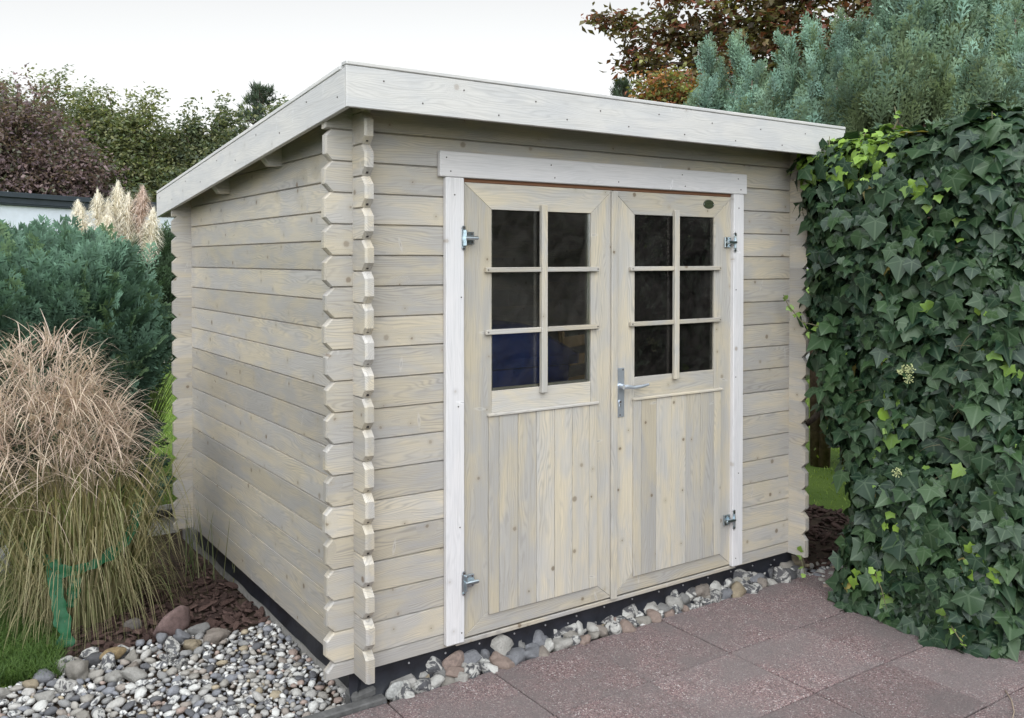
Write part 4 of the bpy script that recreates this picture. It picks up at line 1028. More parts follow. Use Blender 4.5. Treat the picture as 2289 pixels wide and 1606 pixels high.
# ivy flower umbels
UM = plain('ivy_flower', (.42, .45, .22), .7)
for (px, py, pz) in ((2.36, -.80, 1.10), (2.37, -.83, 1.06), (2.35, -.85, 1.11), (2.36, -.78, .62)):
    k = MB()
    for i in range(22):
        d = Vector((r_.normal(), r_.normal(), r_.normal())).normalized()*.022; k.add(tube([(px, py, pz), Vector((px, py, pz))+d], .0006, 3)); q = Vector((px, py, pz))+d; k.add(chbox(.005, .005, .005, .001), 0, q)
    k.ob('flower_umbel', [UM], iv, (px, py, pz))

# cypress sprays
def spray_template(nb, nt_, seed, wid=.046):
    r = np.random.default_rng(seed); V = []; T = []; A = []
    def tri(p, q, w, a0, a1):
        p, q = np.array(p), np.array(q); d = q-p; s = np.array([-d[1], d[0], 0]); s = s/max(1e-6, np.linalg.norm(s))*w
        b = len(V); V.extend([p-s, p+s, q]); A.extend([a0, a0, a1]); T.append((b, b+1, b+2))
    tri((0, 0, 0), (0, 1, .05), .016, .1, 1)
    for i in range(nb):
        t = .10+.86*i/(nb-1); s = 1 if i % 2 else -1; L = (.46*(1-t)**.8+.10)*r.uniform(.8, 1.15); an = math.radians(r.uniform(28, 46))
        b0 = np.array((0, t, 0.0)); dv = np.array((s*math.sin(an), math.cos(an), r.uniform(-.22, .22))); e = b0+dv*L
        tri(b0, e, wid*.55, t*.6, .55+.45*t)
        for k in range(nt_):
            f = .2+.75*k/max(1, nt_-1); s2 = 1 if k % 2 else -1; a2 = math.atan2(dv[0], dv[1])+s2*math.radians(r.uniform(25, 42)); l2 = (.17*(1-.45*f))*r.uniform(.8, 1.2)
            p = b0+dv*L*f; tri(p, p+np.array((math.sin(a2)*l2, math.cos(a2)*l2, dv[2]*l2+r.uniform(-.03, .03))), wid*.62, .35+.3*f, 1)
    return np.array(V), np.array(T), np.array(A)
SPR = [spray_template(12, 5, i) for i in range(5)]; SPL = [spray_template(10, 3, 20+i, .058) for i in range(4)]
def merged_sprays(name, temps, P, nn, dd, size, col, parent, rng, bright=.95):
    kd = rng.integers(0, len(temps), len(P)); VV, TT, CC, b0 = [], [], [], 0; Fm = frames(nn, dd)*size[:, None, None]
    for i, (tv, tt, ta) in enumerate(temps):
        q = kd == i
        if not q.any(): continue
        V, T = inst(tv, tt, Fm[q], P[q]); VV.append(V); TT.append(T+b0); b0 += len(V)
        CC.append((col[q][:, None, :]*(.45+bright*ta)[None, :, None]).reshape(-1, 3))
    o = ob(name, me_np(name, np.vstack(VV), np.vstack(TT), CONM, tint=np.vstack(CC)), parent, (0, 0, 0)); return o
BLUEG, OLIVE, DEEP = np.array([.225, .365, .295]), np.array([.13, .17, .08]), np.array([.06, .11, .085])
# left cypress hedge
hl = empty('cypress_hedge', (-1.0, 3.4, -.2), 'broad clipped blue green cypress hedge to the left of the shed', 'hedge')
r_ = np.random.default_rng(51); N = 8200
P, nr = rbox_samples(N, (-2.6, 2.80, -.2), (-.12, 4.1, 1.50), .42, r_, ('-y', '+x', '+z', '-y'))
P = P+nr*(bump(P, 2.4, 3)*.16+bump(P, 6, 13)*.06)[:, None]-nr*np.abs(r_.normal(0, .07, N))[:, None]
dd = nr*.75+np.array([0, 0, .75])+r_.normal(0, .28, (N, 3)); top_ = nr[:, 2] > .55; dd[top_] = np.array([0, 0, 1.0])+r_.normal(0, .25, (top_.sum(), 3))
nn = np.cross(dd, r_.normal(0, 1, (N, 3)))*.6+nr*.9
inner = r_.random(N) < .38; P[inner] -= nr[inner]*r_.uniform(.08, .30, (inner.sum(), 1)); P[:, 0] -= np.clip(.95-P[:, 2], 0, .95)*.42*(P[:, 0] > -.9)
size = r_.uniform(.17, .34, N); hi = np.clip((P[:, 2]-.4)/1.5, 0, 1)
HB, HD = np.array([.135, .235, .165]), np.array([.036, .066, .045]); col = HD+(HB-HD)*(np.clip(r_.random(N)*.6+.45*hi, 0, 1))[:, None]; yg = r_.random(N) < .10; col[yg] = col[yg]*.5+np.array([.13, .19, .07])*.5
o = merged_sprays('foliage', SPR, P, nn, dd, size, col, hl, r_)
L_ = []
for x in np.arange(-2.3, -.2, .3): L_.append(([(x, 3.45, -.2), (x+.05, 3.45, .8), (x, 3.4, 1.7)], [.05, .035, .012]))
for i in range(90):
    p = P[int(r_.integers(N))]; L_.append(([(p[0]*.9-.1, 3.45, max(0, p[2]-.35)), tuple(p)], [.012, .004]))
treemesh('trunk', L_, CONBARK, hl, (-1, 3.4, -.2))
# spiky young tops
P2 = np.stack([r_.uniform(-2.4, -.1, 150), r_.uniform(2.95, 3.8, 150), np.full(150, 1.44)], 1); P2[:, 2] += r_.uniform(-.06, .08, 150)
o = merged_sprays('shoot', SPR, P2, r_.normal(0, 1, (150, 3)), np.array([0, 0, 1.0])+r_.normal(0, .15, (150, 3)), r_.uniform(.12, .26, 150), np.tile(np.array([.13, .22, .15]), (150, 1)), hl, r_); o['kind'] = 'stuff'
# dark low conifer between hedge and shed
dc = empty('dark_conifer', (-.15, 2.95, -.2), 'low dark green conifer with feathery sprays beside the rear shed corner', 'shrub')
N = 420; a = r_.uniform(0, 6.28, N); rr = np.sqrt(r_.random(N)); z = r_.uniform(.05, .85, N)
P = np.stack([-.42+np.cos(a)*rr*.26*(1.1-z*.5), 3.0+np.sin(a)*rr*.3, z], 1); out = np.stack([np.cos(a), np.sin(a), np.zeros(N)], 1)
o = merged_sprays('foliage', SPR, P, r_.normal(0, 1, (N, 3)), out*.9+np.array([0, 0, .35])+r_.normal(0, .3, (N, 3)), r_.uniform(.10, .22, N), np.tile(np.array([.045, .085, .06]), (N, 1))*r_.uniform(.7, 1.3, (N, 1)), dc, r_)
treemesh('trunk', [([(-.27, 3.0, -.2), (-.27, 3.0, .9)], [.03, .01])], CONBARK, dc, (-.15, 2.95, -.2))

# cypress trees behind the shed on the right; each tree is a few upright leaders
def cypress(label, leaders, N, r_, olive=.35, trunks=(), zlow=-.1):
    x0 = sum(l[0] for l in leaders)/len(leaders); y0 = sum(l[1] for l in leaders)/len(leaders)
    t = empty('cypress_tree', (x0, y0, -.2), label, 'tree', 'blue green cypress trees behind the ivy and the shed')
    PP, DD, NN, SS, CC = [], [], [], [], []; L_ = list(trunks); tot = sum(l[4]*l[3] for l in leaders)
    for (x, y, zt, rad, h) in leaders:
        n = int(N*rad*h/tot); u = r_.random(n)**.75; rad *= .84; tone_ = r_.uniform(.72, 1.2); Rr = rad*(.10+.90*np.minimum(1, u*1.35)**.8); a = r_.uniform(0, 6.28, n); f = np.sqrt(r_.random(n))*.85+.15
        P = np.stack([x+np.cos(a)*Rr*f, y+np.sin(a)*Rr*f, zt-.10-u*h], 1); P[:, :2] += .05*np.stack([np.sin(P[:, 2]*7+x), np.cos(P[:, 2]*6+y)], 1)
        o_ = np.stack([np.cos(a), np.sin(a), np.zeros(n)], 1); d = o_*(.12+.36*u*f)[:, None]+np.array([0, 0, 1.0])+r_.normal(0, .16, (n, 3))
        PP.append(P); DD.append(d); NN.append(o_+r_.normal(0, .5, (n, 3))); SS.append(r_.uniform(.16, .30, n)*(.75+.4*u))
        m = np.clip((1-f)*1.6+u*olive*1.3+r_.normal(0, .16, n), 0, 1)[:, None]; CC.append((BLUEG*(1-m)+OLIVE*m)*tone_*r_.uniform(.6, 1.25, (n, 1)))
        L_.append(([(x0+(x-x0)*.3, y0+(y-y0)*.3, -.2), (x, y, zt-h*.7), (x, y, zt-.1)], [.055, .03, .006]))
    o = merged_sprays('crown', SPL, np.vstack(PP), np.vstack(NN), np.vstack(DD), np.concatenate(SS), np.vstack(CC), t, r_, .95)
    treemesh('trunk', L_, CONBARK, t, (x0, y0, -.2)); return t
r_ = np.random.default_rng(77)
cypress('broad blue green cypress rising directly above the shed roof, leftmost of the row', [(4.84, 2.75, 3.62, .24, 1.9), (5.06, 2.59, 3.66, .22, 1.9), (4.62, 2.66, 3.22, .24, 1.6), (4.98, 2.35, 3.34, .2, 1.7)], 1900, r_, .15)
cypress('narrow cypress with a single point next to the leftmost tree of the row', [(5.10, 2.09, 3.58, .20, 1.8), (4.86, 2.01, 3.12, .2, 1.4)], 1000, r_)
cypress('cypress with one thin spire standing up from its top', [(5.31, 1.94, 3.70, .13, 1.1), (5.05, 1.74, 3.30, .2, 1.6), (5.12, 1.55, 3.34, .2, 1.6)], 1300, r_)
cypress('twin pointed cypress in the middle of the row', [(5.37, 1.68, 3.70, .13, 1.0), (5.46, 1.57, 3.66, .13, 1.0), (5.40, 1.60, 3.25, .26, 1.5)], 1200, r_)
cypress('short blue tipped cypress just left of the tall trunked one', [(5.22, 1.22, 3.36, .22, 1.7)], 900, r_, .6)
cypress('tallest cypress with bare reddish trunks showing above the ivy', [(4.90, .80, 3.95, .34, 1.36), (5.16, .68, 4.05, .36, 1.42), (4.70, .86, 3.30, .26, .72), (5.35, .95, 3.5, .28, 1.5)], 3000, r_, .6, trunks=[([(4.60, .66, -.2), (4.58, .64, 2.40), (4.64, .70, 2.80), (4.85, .8, 3.3)], [.07, .05, .035, .012]), ([(4.84, .56, -.2), (4.83, .56, 2.45), (4.88, .60, 2.80), (5.1, .7, 3.3)], [.06, .042, .03, .012])])
cypress('tall thin leaved cypress at the back near the right edge', [(5.74, .68, 4.0, .34, 2.0), (5.60, .45, 3.7, .3, 1.7), (5.95, .2, 3.9, .3, 1.9)], 1900, r_, .3)
cypress('small pale tipped cypress standing just above the ivy', [(4.50, .03, 2.97, .15, .75), (4.64, -.02, 2.80, .13, .6), (4.38, .08, 2.62, .13, .5)], 700, r_, .9)
cypress('cypress at the right edge above the ivy', [(5.15, .10, 3.42, .24, 1.5), (4.92, -.05, 2.95, .2, 1.0), (5.1, -.3, 3.5, .26, 1.6)], 1700, r_, .55)

# broad leaved crowns
RH = np.array([(0, 0, 0), (.26, .45, .05), (0, 1, -.06), (-.26, .45, .05), (0, .45, 0)]); RHT = np.array([(0, 1, 4), (1, 2, 4), (2, 3, 4), (3, 0, 4)])
RHV = [RH, RH*np.array([1.15, .95, 2.5]), RH*np.array([.85, 1.05, -2])]; RV0 = np.zeros(5)
def leafclusters(centres, per, spread, size, cols, rng, outdir=None, sag=-.3):
    n = len(centres); c = np.repeat(centres, per, 0); N = len(c); d0 = rng.normal(0, 1, (n, 3))*np.array([1, 1, .35])
    if outdir is not None: d0 = d0*.7+outdir
    d0 /= np.linalg.norm(d0, axis=1, keepdims=True); d = np.repeat(d0, per, 0); t = np.tile(np.linspace(-1, 1, per), n)[:, None]
    P = c+d*t*spread+rng.normal(0, spread*.16, (N, 3)); sd = np.cross(d, [0, 0, 1.0])*np.where(np.tile(np.arange(per) % 2, n) > 0, 1, -1)[:, None]
    dd = d*.5+sd*.8+rng.normal(0, .35, (N, 3))+np.array([0, 0, sag]); nn = np.array([0, 0, 1.0])+rng.normal(0, .55, (N, 3))
    k = np.repeat(rng.integers(0, len(cols), n), per); mixd = rng.random(N) < .25; k[mixd] = rng.integers(0, len(cols), mixd.sum())
    return P, nn, dd, size*rng.uniform(.65, 1.25, N), np.array(cols)[k]*rng.uniform(.7, 1.3, (N, 1))
def broadtree(name, label, cat, loc, crowns, ncl, per, spread, lsize, cols, rng, limbs, group=None, twigs=0, shell=.30, spires=0):
    t = empty(name, loc, label, cat, group); PP = []
    vol = np.array([c[3]*c[4]*c[5] for c in crowns])**.67; ks = rng.choice(len(crowns), ncl, p=vol/vol.sum()); u = rng.normal(0, 1, (ncl, 3)); u /= np.linalg.norm(u, axis=1, keepdims=True)
    rad = (shell+(1-shell)*rng.random(ncl)**.6); C_ = np.array(crowns); P = C_[ks, :3]+u*C_[ks, 3:6]*rad[:, None]
    P = P+.25*np.stack([bump(P, 1.3, s) for s in (1., 11., 21.)], 1)
    if twigs:      # loose sprigs that break the outline
        q = rng.integers(0, ncl, twigs); ex = P[q]+u[q]*rng.uniform(.04, .22, (twigs, 1))+np.stack([np.zeros(twigs), np.zeros(twigs), rng.uniform(0, .18, twigs)], 1)*(u[q, 2:3] > 0); P = np.vstack([P, ex])
    if spires:      # upright leading twigs at the top of the crown
        tops = np.argsort(-(P[:, 2]+rng.normal(0, .35, len(P))))[:spires]; sp_ = []
        for q in tops:
            hh = rng.uniform(.25, .75); k_ = int(hh/.11); ln = rng.normal(0, .12, 2)
            for j in range(k_): f = j/k_; sp_.append(P[q]+np.array([ln[0]*f, ln[1]*f, hh*f])+rng.normal(0, .10*(1-f)+.015, 3)*np.array([1, 1, .4]))
        P = np.vstack([P, np.array(sp_)])
    a = leafclusters(P, per, spread, lsize, cols, rng); merged_leaves('crown', RHV, RHT, RV0, *a, LEAFM, t, rng, False, False)
    L_ = list(limbs)
    for i in range(0, len(P), 14): L_.append(([(loc[0]+(P[i][0]-loc[0])*.45, loc[1]+(P[i][1]-loc[1])*.45, P[i][2]-.5), tuple(P[i])], [.022, .006]))
    treemesh('trunk', L_, BRANCH, t, loc); return t
r_ = np.random.default_rng(91)
PUR = [(.165, .115, .125), (.20, .135, .14), (.14, .10, .115), (.22, .16, .15), (.15, .15, .11)]  # leaf tints lightened for distance haze, the green lists below too
GRN = [(.155, .18, .09), (.20, .22, .10), (.125, .16, .085), (.24, .24, .115), (.145, .155, .095)]
GR2 = [(.115, .145, .09), (.15, .175, .10), (.10, .125, .08), (.20, .205, .11)]
broadtree('purple_tree', 'purple leaved plum tree behind the white garage at the far left', 'tree', (.6, 18.2, -.2), [(.5, 18.2, 3.5, 1.5, 1.2, 1.5), (1.5, 17.8, 3.1, 1.0, .9, 1.1), (-.8, 18.7, 3.5, 1.2, 1.1, 1.4), (.2, 18.2, 2.2, 1.9, 1.1, 1.0)], 4300, 11, .24, .105, PUR, r_, [([(.6, 18.2, -.2), (.6, 18.2, 2.0), (.4, 18.2, 4.2)], [.16, .12, .04])], 'trees behind the garage', 160, .30, 60)
TG = 'trees behind the garage'
broadtree('green_tree', 'tall feathery green tree behind the purple one at the far left edge', 'tree', (.9, 20.7, -.2), [(.5, 20.9, 4.4, 1.1, 1.0, 1.15), (1.35, 20.5, 4.5, .75, .8, 1.15), (-.6, 21.3, 4.6, 1.0, .9, 1.2)], 2200, 11, .26, .11, GRN, r_, [([(.9, 20.7, -.2), (.9, 20.7, 4.8)], [.18, .05])], TG, 140, .30, 42)
broadtree('green_tree', 'rounded green tree with two sunlit tops right of the purple tree', 'tree', (2.8, 19.4, -.2), [(2.4, 19.6, 4.2, .95, .9, 1.05), (3.15, 19.2, 4.1, .8, .9, .95), (2.8, 19.0, 3.0, 1.5, .9, 1.2)], 3400, 11, .26, .11, GRN, r_, [([(2.8, 19.4, -.2), (2.8, 19.4, 4.4)], [.18, .05])], TG, 200, .30, 42)
broadtree('green_tree', 'dense green tree with a thin leader just left of the shed roof', 'tree', (4.6, 19.2, -.2), [(4.3, 19.4, 3.9, .8, .8, 1.0), (5.0, 19.1, 3.85, .7, .8, .95), (4.6, 18.9, 2.7, 1.6, .9, 1.3), (5.05, 19.1, 4.75, .16, .16, .42)], 3300, 11, .26, .11, GR2, r_, [([(4.6, 19.2, -.2), (4.6, 19.2, 4.2)], [.18, .05])], TG, 170, .30, 42)
broadtree('green_tree', 'darker green tree meeting the slope of the shed roof', 'tree', (5.9, 18.5, -.2), [(5.6, 18.7, 3.8, .95, .9, 1.0), (6.6, 18.2, 3.95, 1.1, .9, 1.15), (6.1, 18.2, 2.4, 1.6, .9, 1.2)], 3000, 11, .26, .11, GR2, r_, [([(5.9, 18.5, -.2), (5.9, 18.5, 3.6)], [.18, .05])], TG, 120, .30, 42)
broadtree('shrub_row', 'dark green laurel shrubs filling the ground between the trees and the garage', 'shrub', (3.3, 17.6, -.2), [(1.2, 18.0, 1.9, 1.6, .7, 1.4), (3.5, 17.8, 1.9, 1.6, .7, 1.5), (5.6, 17.2, 1.8, 1.6, .7, 1.5), (-.8, 18.8, 1.9, 1.5, .7, 1.4)], 2600, 11, .26, .12, GR2, r_, [([(3.3, 17.6, -.2), (3.3, 17.6, 1.6)], [.1, .04])], None, 60)
# pines whose tops show over the roof
def pine(label, x, y, z, s, r_):
    t = empty('pine_tree', (x, y, -.2), label, 'tree'); V_, T_, C_, b0 = [], [], [], 0; L_ = [([(x, y, -.2), (x, y, z-.1)], [.16, .03])]
    for i in range(int(130*s)):
        u = r_.random(); a = r_.uniform(0, 6.28); R_ = (.18+1.1*u)*s; c = np.array([x+math.cos(a)*R_*r_.random()**.5, y+math.sin(a)*R_*r_.random()**.5, z-u*1.9*s]); n = 34
        d = r_.normal(0, .8, (n, 3))+np.array([math.cos(a)*.5, math.sin(a)*.5, 1.2]); d = d/np.linalg.norm(d, axis=1, keepdims=True)*r_.uniform(.12, .24, (n, 1)); V, T, al = blades(n, np.tile(c, (n, 1))+r_.normal(0, .03, (n, 3)), d, np.full(n, .014), np.zeros(n), 2, r_)
        V_.append(V); T_.append(T+b0); b0 += len(V); C_.append(np.tile(np.array([.075, .10, .07])*r_.uniform(.8, 1.3), (len(V), 1))); L_.append(([(x, y, c[2]-.25), tuple(c)], [.02, .01]))
    ob('crown', me_np('crown', np.vstack(V_), np.vstack(T_), CONM, tint=np.vstack(C_)), t, (0, 0, 0)); treemesh('trunk', L_, BRANCH, t, (x, y, -.2))
pine('pine tree top looking over the upper left slope of the shed roof', 6.55, 20.45, 6.15, 1.25, r_)
pine('small distant pine tip above the middle of the front fascia', 15.9, 16.6, 6.75, .7, r_)

# copper beech reaching in from the upper right
BE = [(.10, .065, .033), (.14, .11, .045), (.08, .06, .035), (.19, .07, .045), (.13, .13, .05), (.11, .09, .04)]
REDL = [(.26, .08, .06), (.21, .09, .06), (.13, .08, .055)]
r_ = np.random.default_rng(123)
bt = empty('copper_beech', (9.3, 3.6, -.2), 'large copper beech with red brown leaves filling the upper right sky', 'tree')
def along(pts_, n, r0, r1):
    pts_ = np.array(pts_, float); t = r_.random(n)**1.1*(len(pts_)-1)*.9999; i = t.astype(int); f = (t-i)[:, None]; p = pts_[i]*(1-f)+pts_[np.minimum(i+1, len(pts_)-1)]*f
    return p+r_.normal(0, 1, (n, 3))*np.array([1, 1, .8])*(r0+(r1-r0)*t/(len(pts_)-1))[:, None]
L1 = [(8.64, 3.91, 4.25), (7.23, 4.51, 4.23), (6.30, 4.90, 4.38), (5.47, 5.22, 4.52)]; L2 = [(8.00, 4.10, 4.09), (6.66, 4.65, 4.02), (6.05, 4.96, 3.97), (5.80, 5.02, 4.14)]
L3 = [(7.77, 4.26, 3.81), (6.74, 4.72, 3.85), (6.19, 4.97, 3.91)]; L4 = [(6.94, 4.47, 4.35), (6.34, 4.79, 4.50), (6.26, 4.82, 5.2)]
CL = np.vstack([along(L1, 150, .32, .07), along(L2, 95, .26, .07), along(L3, 60, .2, .10), along(L4, 55, .18, .10)])
n = 6500; u = r_.random(n)**.95; mass = np.stack([6.85+u*4.2, 4.5-u*2.7, r_.uniform(3.0, 6.6, n)], 1); mass[:, :2] += r_.normal(0, .35, (n, 2))
gap = np.array([mnoise.noise((p[0]*1.1, p[1]*1.1, p[2]*1.6)) for p in mass]); mass = mass[gap > -.42]
a = leafclusters(np.vstack([CL, mass]), 9, .18, .108, BE, r_, np.array([-.6, .25, 0])); 
merged_leaves('crown', RHV, RHT, RV0, *a, LEAFM, bt, r_, False, False)
tip = np.vstack([along(L1[1:], 40, .12, .05), along(L4[1:], 14, .08, .06), along(L2[2:], 12, .1, .06)]); a = leafclusters(tip, 8, .14, .080, REDL, r_, np.array([-.6, .25, 0])); o = merged_leaves('red_leaves', RHV, RHT, RV0, *a, LEAFM, bt, r_, True, False)
o['label'] = 'reddest leaves along the outer branches'
L_ = [([(9.3, 3.6, -.2), (9.2, 3.6, 2.2), (8.9, 3.75, 4.0), (9.3, 3.5, 6.5)], [.22, .18, .14, .05])]
for q in (L1, L2, L3, L4): L_.append((q, [.05, .028, .015, .005][-len(q):]))
for i in range(0, len(CL), 3):
    b = min((Vector(p) for q in (L1, L2, L3, L4) for p in q), key=lambda p: (p-Vector(CL[i])).length); L_.append(([tuple(b), tuple(CL[i])], [.008, .003]))
for i in range(0, len(mass), 40): L_.append(([(mass[i][0]+.3, mass[i][1]-.2, mass[i][2]-.15), (mass[i][0]+.16, mass[i][1]-.08, mass[i][2]-.03), tuple(mass[i])], [.008, .006, .003]))
treemesh('trunk', L_, BRANCH, bt, (9.3, 3.6, -.2))
OR = [(.20, .21, .075), (.26, .26, .10), (.34, .16, .055), (.16, .17, .07), (.28, .11, .06)]
broadtree('turning_shrub', 'loose shrub with green and orange autumn leaves just above the roof edge', 'shrub', (5.9, 4.2, -.2), [(5.84, 4.24, 3.42, .30, .34, .36), (6.04, 4.10, 3.30, .40, .34, .42), (5.68, 4.34, 3.20, .24, .26, .34), (5.9, 4.2, 2.7, .5, .4, .6)], 1700, 8, .12, .066, OR, r_, [([(5.9, 4.2, -.2), (5.9, 4.2, 3.1)], [.05, .015])], None, 90)

# pampas grass behind the hedge
pg = empty('pampas_grass', (.1, 4.75, -.2), 'pampas grass with cream feathery plumes behind the cypress hedge', 'grass')
r_ = np.random.default_rng(8); PL = [(-.19, 4.92, 2.05, 0), (-.07, 4.84, 2.12, 0), (.0, 4.86, 2.05, 0), (.05, 4.76, 2.20, 0), (.12, 4.80, 2.08, 0), (.11, 4.70, 2.10, 0), (.20, 4.66, 2.16, 1), (.25, 4.56, 1.98, 0), (-.02, 4.72, 1.98, 0)]
for (x, y, z, pk) in PL:
    n = 1000; u = r_.random(n)**.8; L = .42; lean = np.array([(x-.05)*.35, 0, 0]); ax = np.array([x, y, z-L])+np.outer(u, np.array([0, 0, L]))+np.outer(u**2, lean)*.5
    a = r_.uniform(0, 6.28, n); rr_ = .120*np.sin(np.pi*np.clip(u*.86+.12, 0, 1)); d = np.stack([np.cos(a)*rr_, np.sin(a)*rr_, r_.uniform(.03, .10, n)], 1)
    V, T, al = blades(n, ax, d, np.full(n, .0034), r_.uniform(.0, .07, n), 4, r_); cc = np.array([.95, .90, .79]) if not pk else np.array([.74, .61, .53])
    ob('plume', me_np('plume', V, T, STRAWM, tint=np.tile(cc, (len(V), 1))*np.repeat(r_.uniform(.75, 1.1, n), 10)[:, None]), pg, (0, 0, 0))
    V, F = tube([(.1, 4.75, -.2), ((x+.1)/2, (y+4.75)/2, z*.5), (x, y, z-.3)], [.007, .006, .004], 5); o = ob('stalk', me_py('stalk', V, F, STRAWM), pg, (0, 0, 0))
n = 500; a = r_.uniform(0, 6.28, n); o_ = r_.uniform(.1, .6, n); H = r_.uniform(.7, 1.7, n); V, T, al = blades(n, np.stack([.1+np.cos(a)*.1, 4.75+np.sin(a)*.1, np.full(n, -.2)], 1), np.stack([np.cos(a)*o_, np.sin(a)*o_, H], 1), np.full(n, .005), H*.3, 8, r_)
o = ob('foliage', me_np('foliage', V, T, GRASSM, tint=np.tile(np.array([.09, .12, .05]), (len(V), 1))), pg, (0, 0, 0)); o['kind'] = 'stuff'

# ------------------------------------------------------------------ garage, edging and odds and ends behind
gw = plain('white_render', (.66, .70, .78), .85, .2, 0, 8, .05); gd = plain('anthracite_edge', (.035, .045, .058), .5, .4, 0, 5, .15)
ga = empty('garage', (1.0, 15.5, -.2), 'low white garage with a flat roof and dark grey roof edge', 'building')
A, B = Vector((-2.2, 12.82, 0)), Vector((6.4, 17.9, 0)); dv = (B-A).normalized(); nv = Vector((-dv.y, dv.x, 0)); ang = math.atan2(dv.y, dv.x)
def gbox(name, a0, a1, d0, d1, z0, z1, mat):
    V, F = chbox(a1-a0, d1-d0, z1-z0, .006); p = A+dv*((a0+a1)/2)+nv*((d0+d1)/2)+Vector((0, 0, (z0+z1)/2)); o = ob(name, me_py(name, V, F, mat), ga, p); o.rotation_euler = (0, 0, ang); return o
Lg = (B-A).length
gbox('wall', 0, Lg, 0, 1.6, -.25, 2.53, gw); gbox('roof_edge', -.1, Lg+.1, -.06, 1.7, 2.532, 2.66, gd); gbox('roof_edge', -.13, Lg+.13, -.10, 1.75, 2.662, 2.75, gd); gbox('drip_rail', -.1, Lg+.1, -.075, -.062, 2.56, 2.575, gd)
o = MB().box((-.4, 13.2, -.22), (3.2, 13.28, -.02), .01).ob('timber_edging', [plain('grey_sleeper', (.22, .205, .19), .85, .2, 0, 9, .3)], None, (1.4, 13.2, -.2)); tag(o, 'weathered grey sleeper edging the far side of the lawn', 'edging')
r_ = np.random.default_rng(14)
sb = empty('grassy_shrub', (2.4, 13.6, -.2), 'dark green feathery shrub in front of the garage beside the shed corner', 'shrub'); N = 900; a = r_.uniform(0, 6.28, N); z = r_.random(N)
P = np.stack([2.3+np.cos(a)*.8*np.sqrt(r_.random(N))*(1.1-.6*z), 13.75+np.sin(a)*.4, -.1+z*1.9], 1)
merged_sprays('foliage', SPL, P, r_.normal(0, 1, (N, 3)), np.stack([np.cos(a)*.6, np.sin(a)*.4, np.full(N, .9)], 1)+r_.normal(0, .2, (N, 3)), r_.uniform(.3, .5, N), np.tile(np.array([.05, .08, .045]), (N, 1))*r_.uniform(.7, 1.4, (N, 1)), sb, r_)
treemesh('trunk', [([(2.3, 13.7, -.2), (2.3, 13.7, 1.3)], [.05, .02])], BRANCH, sb, (2.4, 13.6, -.2))
# black drain pipe behind the shed with a pale strip over it
m = MB(); m.add(tube([(-1.2, 2.80, -.025), (-.5, 2.80, -.022), (.0, 2.80, -.025), (.035, 2.80, -.03)], [.026, .026, .026, .022], 12))
for x in np.arange(-1.15, .0, .09): m.add(tube([(x, 2.80, -.024), (x+.006, 2.80, -.024)], .0285, 12))
tag(m.ob('drain_pipe', [BLACKPL], None, (-.5, 2.8, -.02), True), 'black plastic pipe lying behind the left rear shed corner', 'pipe')
tag(MB().box((-1.4, 2.845, -.2), (.05, 2.862, .018), .002).ob('edging_board', [plain('pale_board', (.55, .54, .50), .6)], None, (-.6, 2.85, -.2)), 'pale edging board standing behind the black pipe', 'board')
# dark fallen branch and twigs in the gap between shed and ivy
V, F = tube([(3.50, .72, .42), (3.62, .62, .55), (3.70, .55, .72), (3.85, .5, 1.0)], [.022, .020, .016, .008], 8); o = ob('branch', me_py('branch', V, F, BRANCH, None, True), None, (0, 0, 0)); tag(o, 'dark slanting branch in the gap between the shed and the ivy', 'branch')
tw = empty('bare_shrub', (3.3, .9, -.15), 'sparse twiggy shrub behind the right shed corner', 'shrub'); L_ = []
for i in range(70):
    b = Vector((3.6+r_.normal(0, .10), 1.15+r_.normal(0, .10), r_.uniform(.3, 1.1))); L_.append(([b, b+Vector((r_.normal(0, .1), r_.normal(0, .1), r_.normal(.06, .08))), b+Vector((r_.normal(0, .2), r_.normal(0, .2), r_.normal(.1, .12)))], [.003, .002, .001]))
L_.append(([(3.5, 1.0, -.15), (3.48, .97, .6), (3.45, .95, 1.1)], [.012, .008, .004])); treemesh('stem', L_, BRANCH, tw, (3.3, .9, -.15))
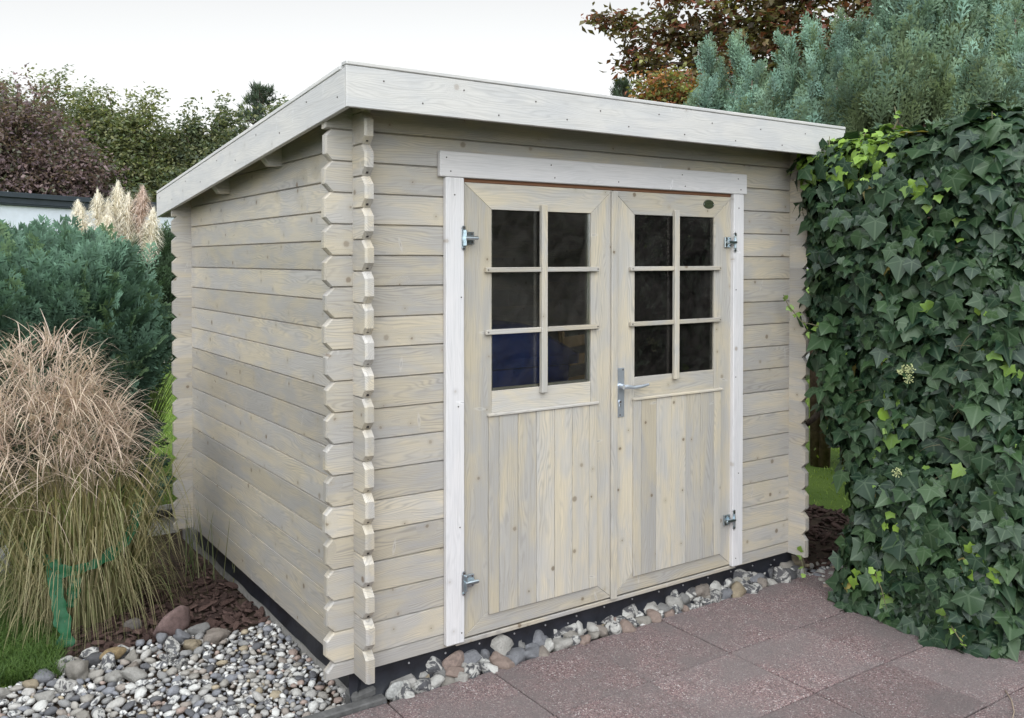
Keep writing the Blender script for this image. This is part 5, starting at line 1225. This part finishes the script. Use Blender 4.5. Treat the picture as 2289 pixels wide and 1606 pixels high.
N = 90; P = np.stack([r_.normal(3.5, .12, N), r_.normal(.85, .12, N), r_.uniform(.15, .75, N)], 1); merged_leaves('foliage', RHV, RHT, RV0, P, r_.normal(0, 1, (N, 3)), r_.normal(0, 1, (N, 3)), r_.uniform(.02, .05, N), np.tile(np.array([.16, .22, .04]), (N, 1)), LEAFM, tw, r_, True)
# stray twig on the slabs
V, F = tube([(2.20, -1.36, -.117), (2.13, -1.42, -.114), (2.05, -1.47, -.115), (1.96, -1.505, -.117)], [.0022, .002, .002, .0012], 6); tag(ob('twig', me_py('twig', V, F, plain('dry_twig', (.33, .26, .19), .8), None, True), None, (0, 0, 0)), 'thin dry twig lying on the patio slabs at the lower right', 'twig')
# unseen hedge added behind the camera so the panes mirror something dark
r_ = np.random.default_rng(200); N = 5000
gh = empty('blocker_hedge', (5, -7, -.2), 'unseen hedge added across the patio to darken the window reflections', 'hedge'); P, nr = rbox_samples(N, (1.0, -8.4, -.2), (12.0, -6.6, 3.4), .4, r_, ('+y', '-x', '+z')); P = P+nr*r_.normal(0, .12, (N, 1))
merged_leaves('foliage', RHV, RHT, RV0, P, nr+r_.normal(0, .5, (N, 3)), r_.normal(0, 1, (N, 3)), r_.uniform(.16, .30, N), np.tile(np.array([.04, .065, .03]), (N, 1))*r_.uniform(.6, 1.4, (N, 1)), LEAFM, gh, r_, True)
P, nr = rbox_samples(N, (-6.6, -6.0, -.2), (-5.2, 7.5, 1.9), .4, r_, ('+x', '-y', '+z')); P = P+nr*r_.normal(0, .12, (N, 1))
gh2 = empty('blocker_hedge', (-5.9, 1, -.2), 'unseen hedge added at the left to shade the side wall', 'hedge')  # added out of view to cut sky light on the side wall
merged_leaves('foliage', RHV, RHT, RV0, P, nr+r_.normal(0, .5, (N, 3)), r_.normal(0, 1, (N, 3)), r_.uniform(.16, .30, N), np.tile(np.array([.04, .065, .03]), (N, 1))*r_.uniform(.6, 1.4, (N, 1)), LEAFM, gh2, r_, True)
MB().box((-6.4, -5.7, -.2), (-5.5, 7.2, 1.6), .2).ob('blocker_core', [BRANCH], gh2, (-5.9, 1, 1))  # solid boxes close off both added hedges
MB().box((1.3, -8.2, -.2), (11.8, -6.9, 3.1), .2).ob('blocker_core', [BRANCH], gh, (5, -7.5, 1))
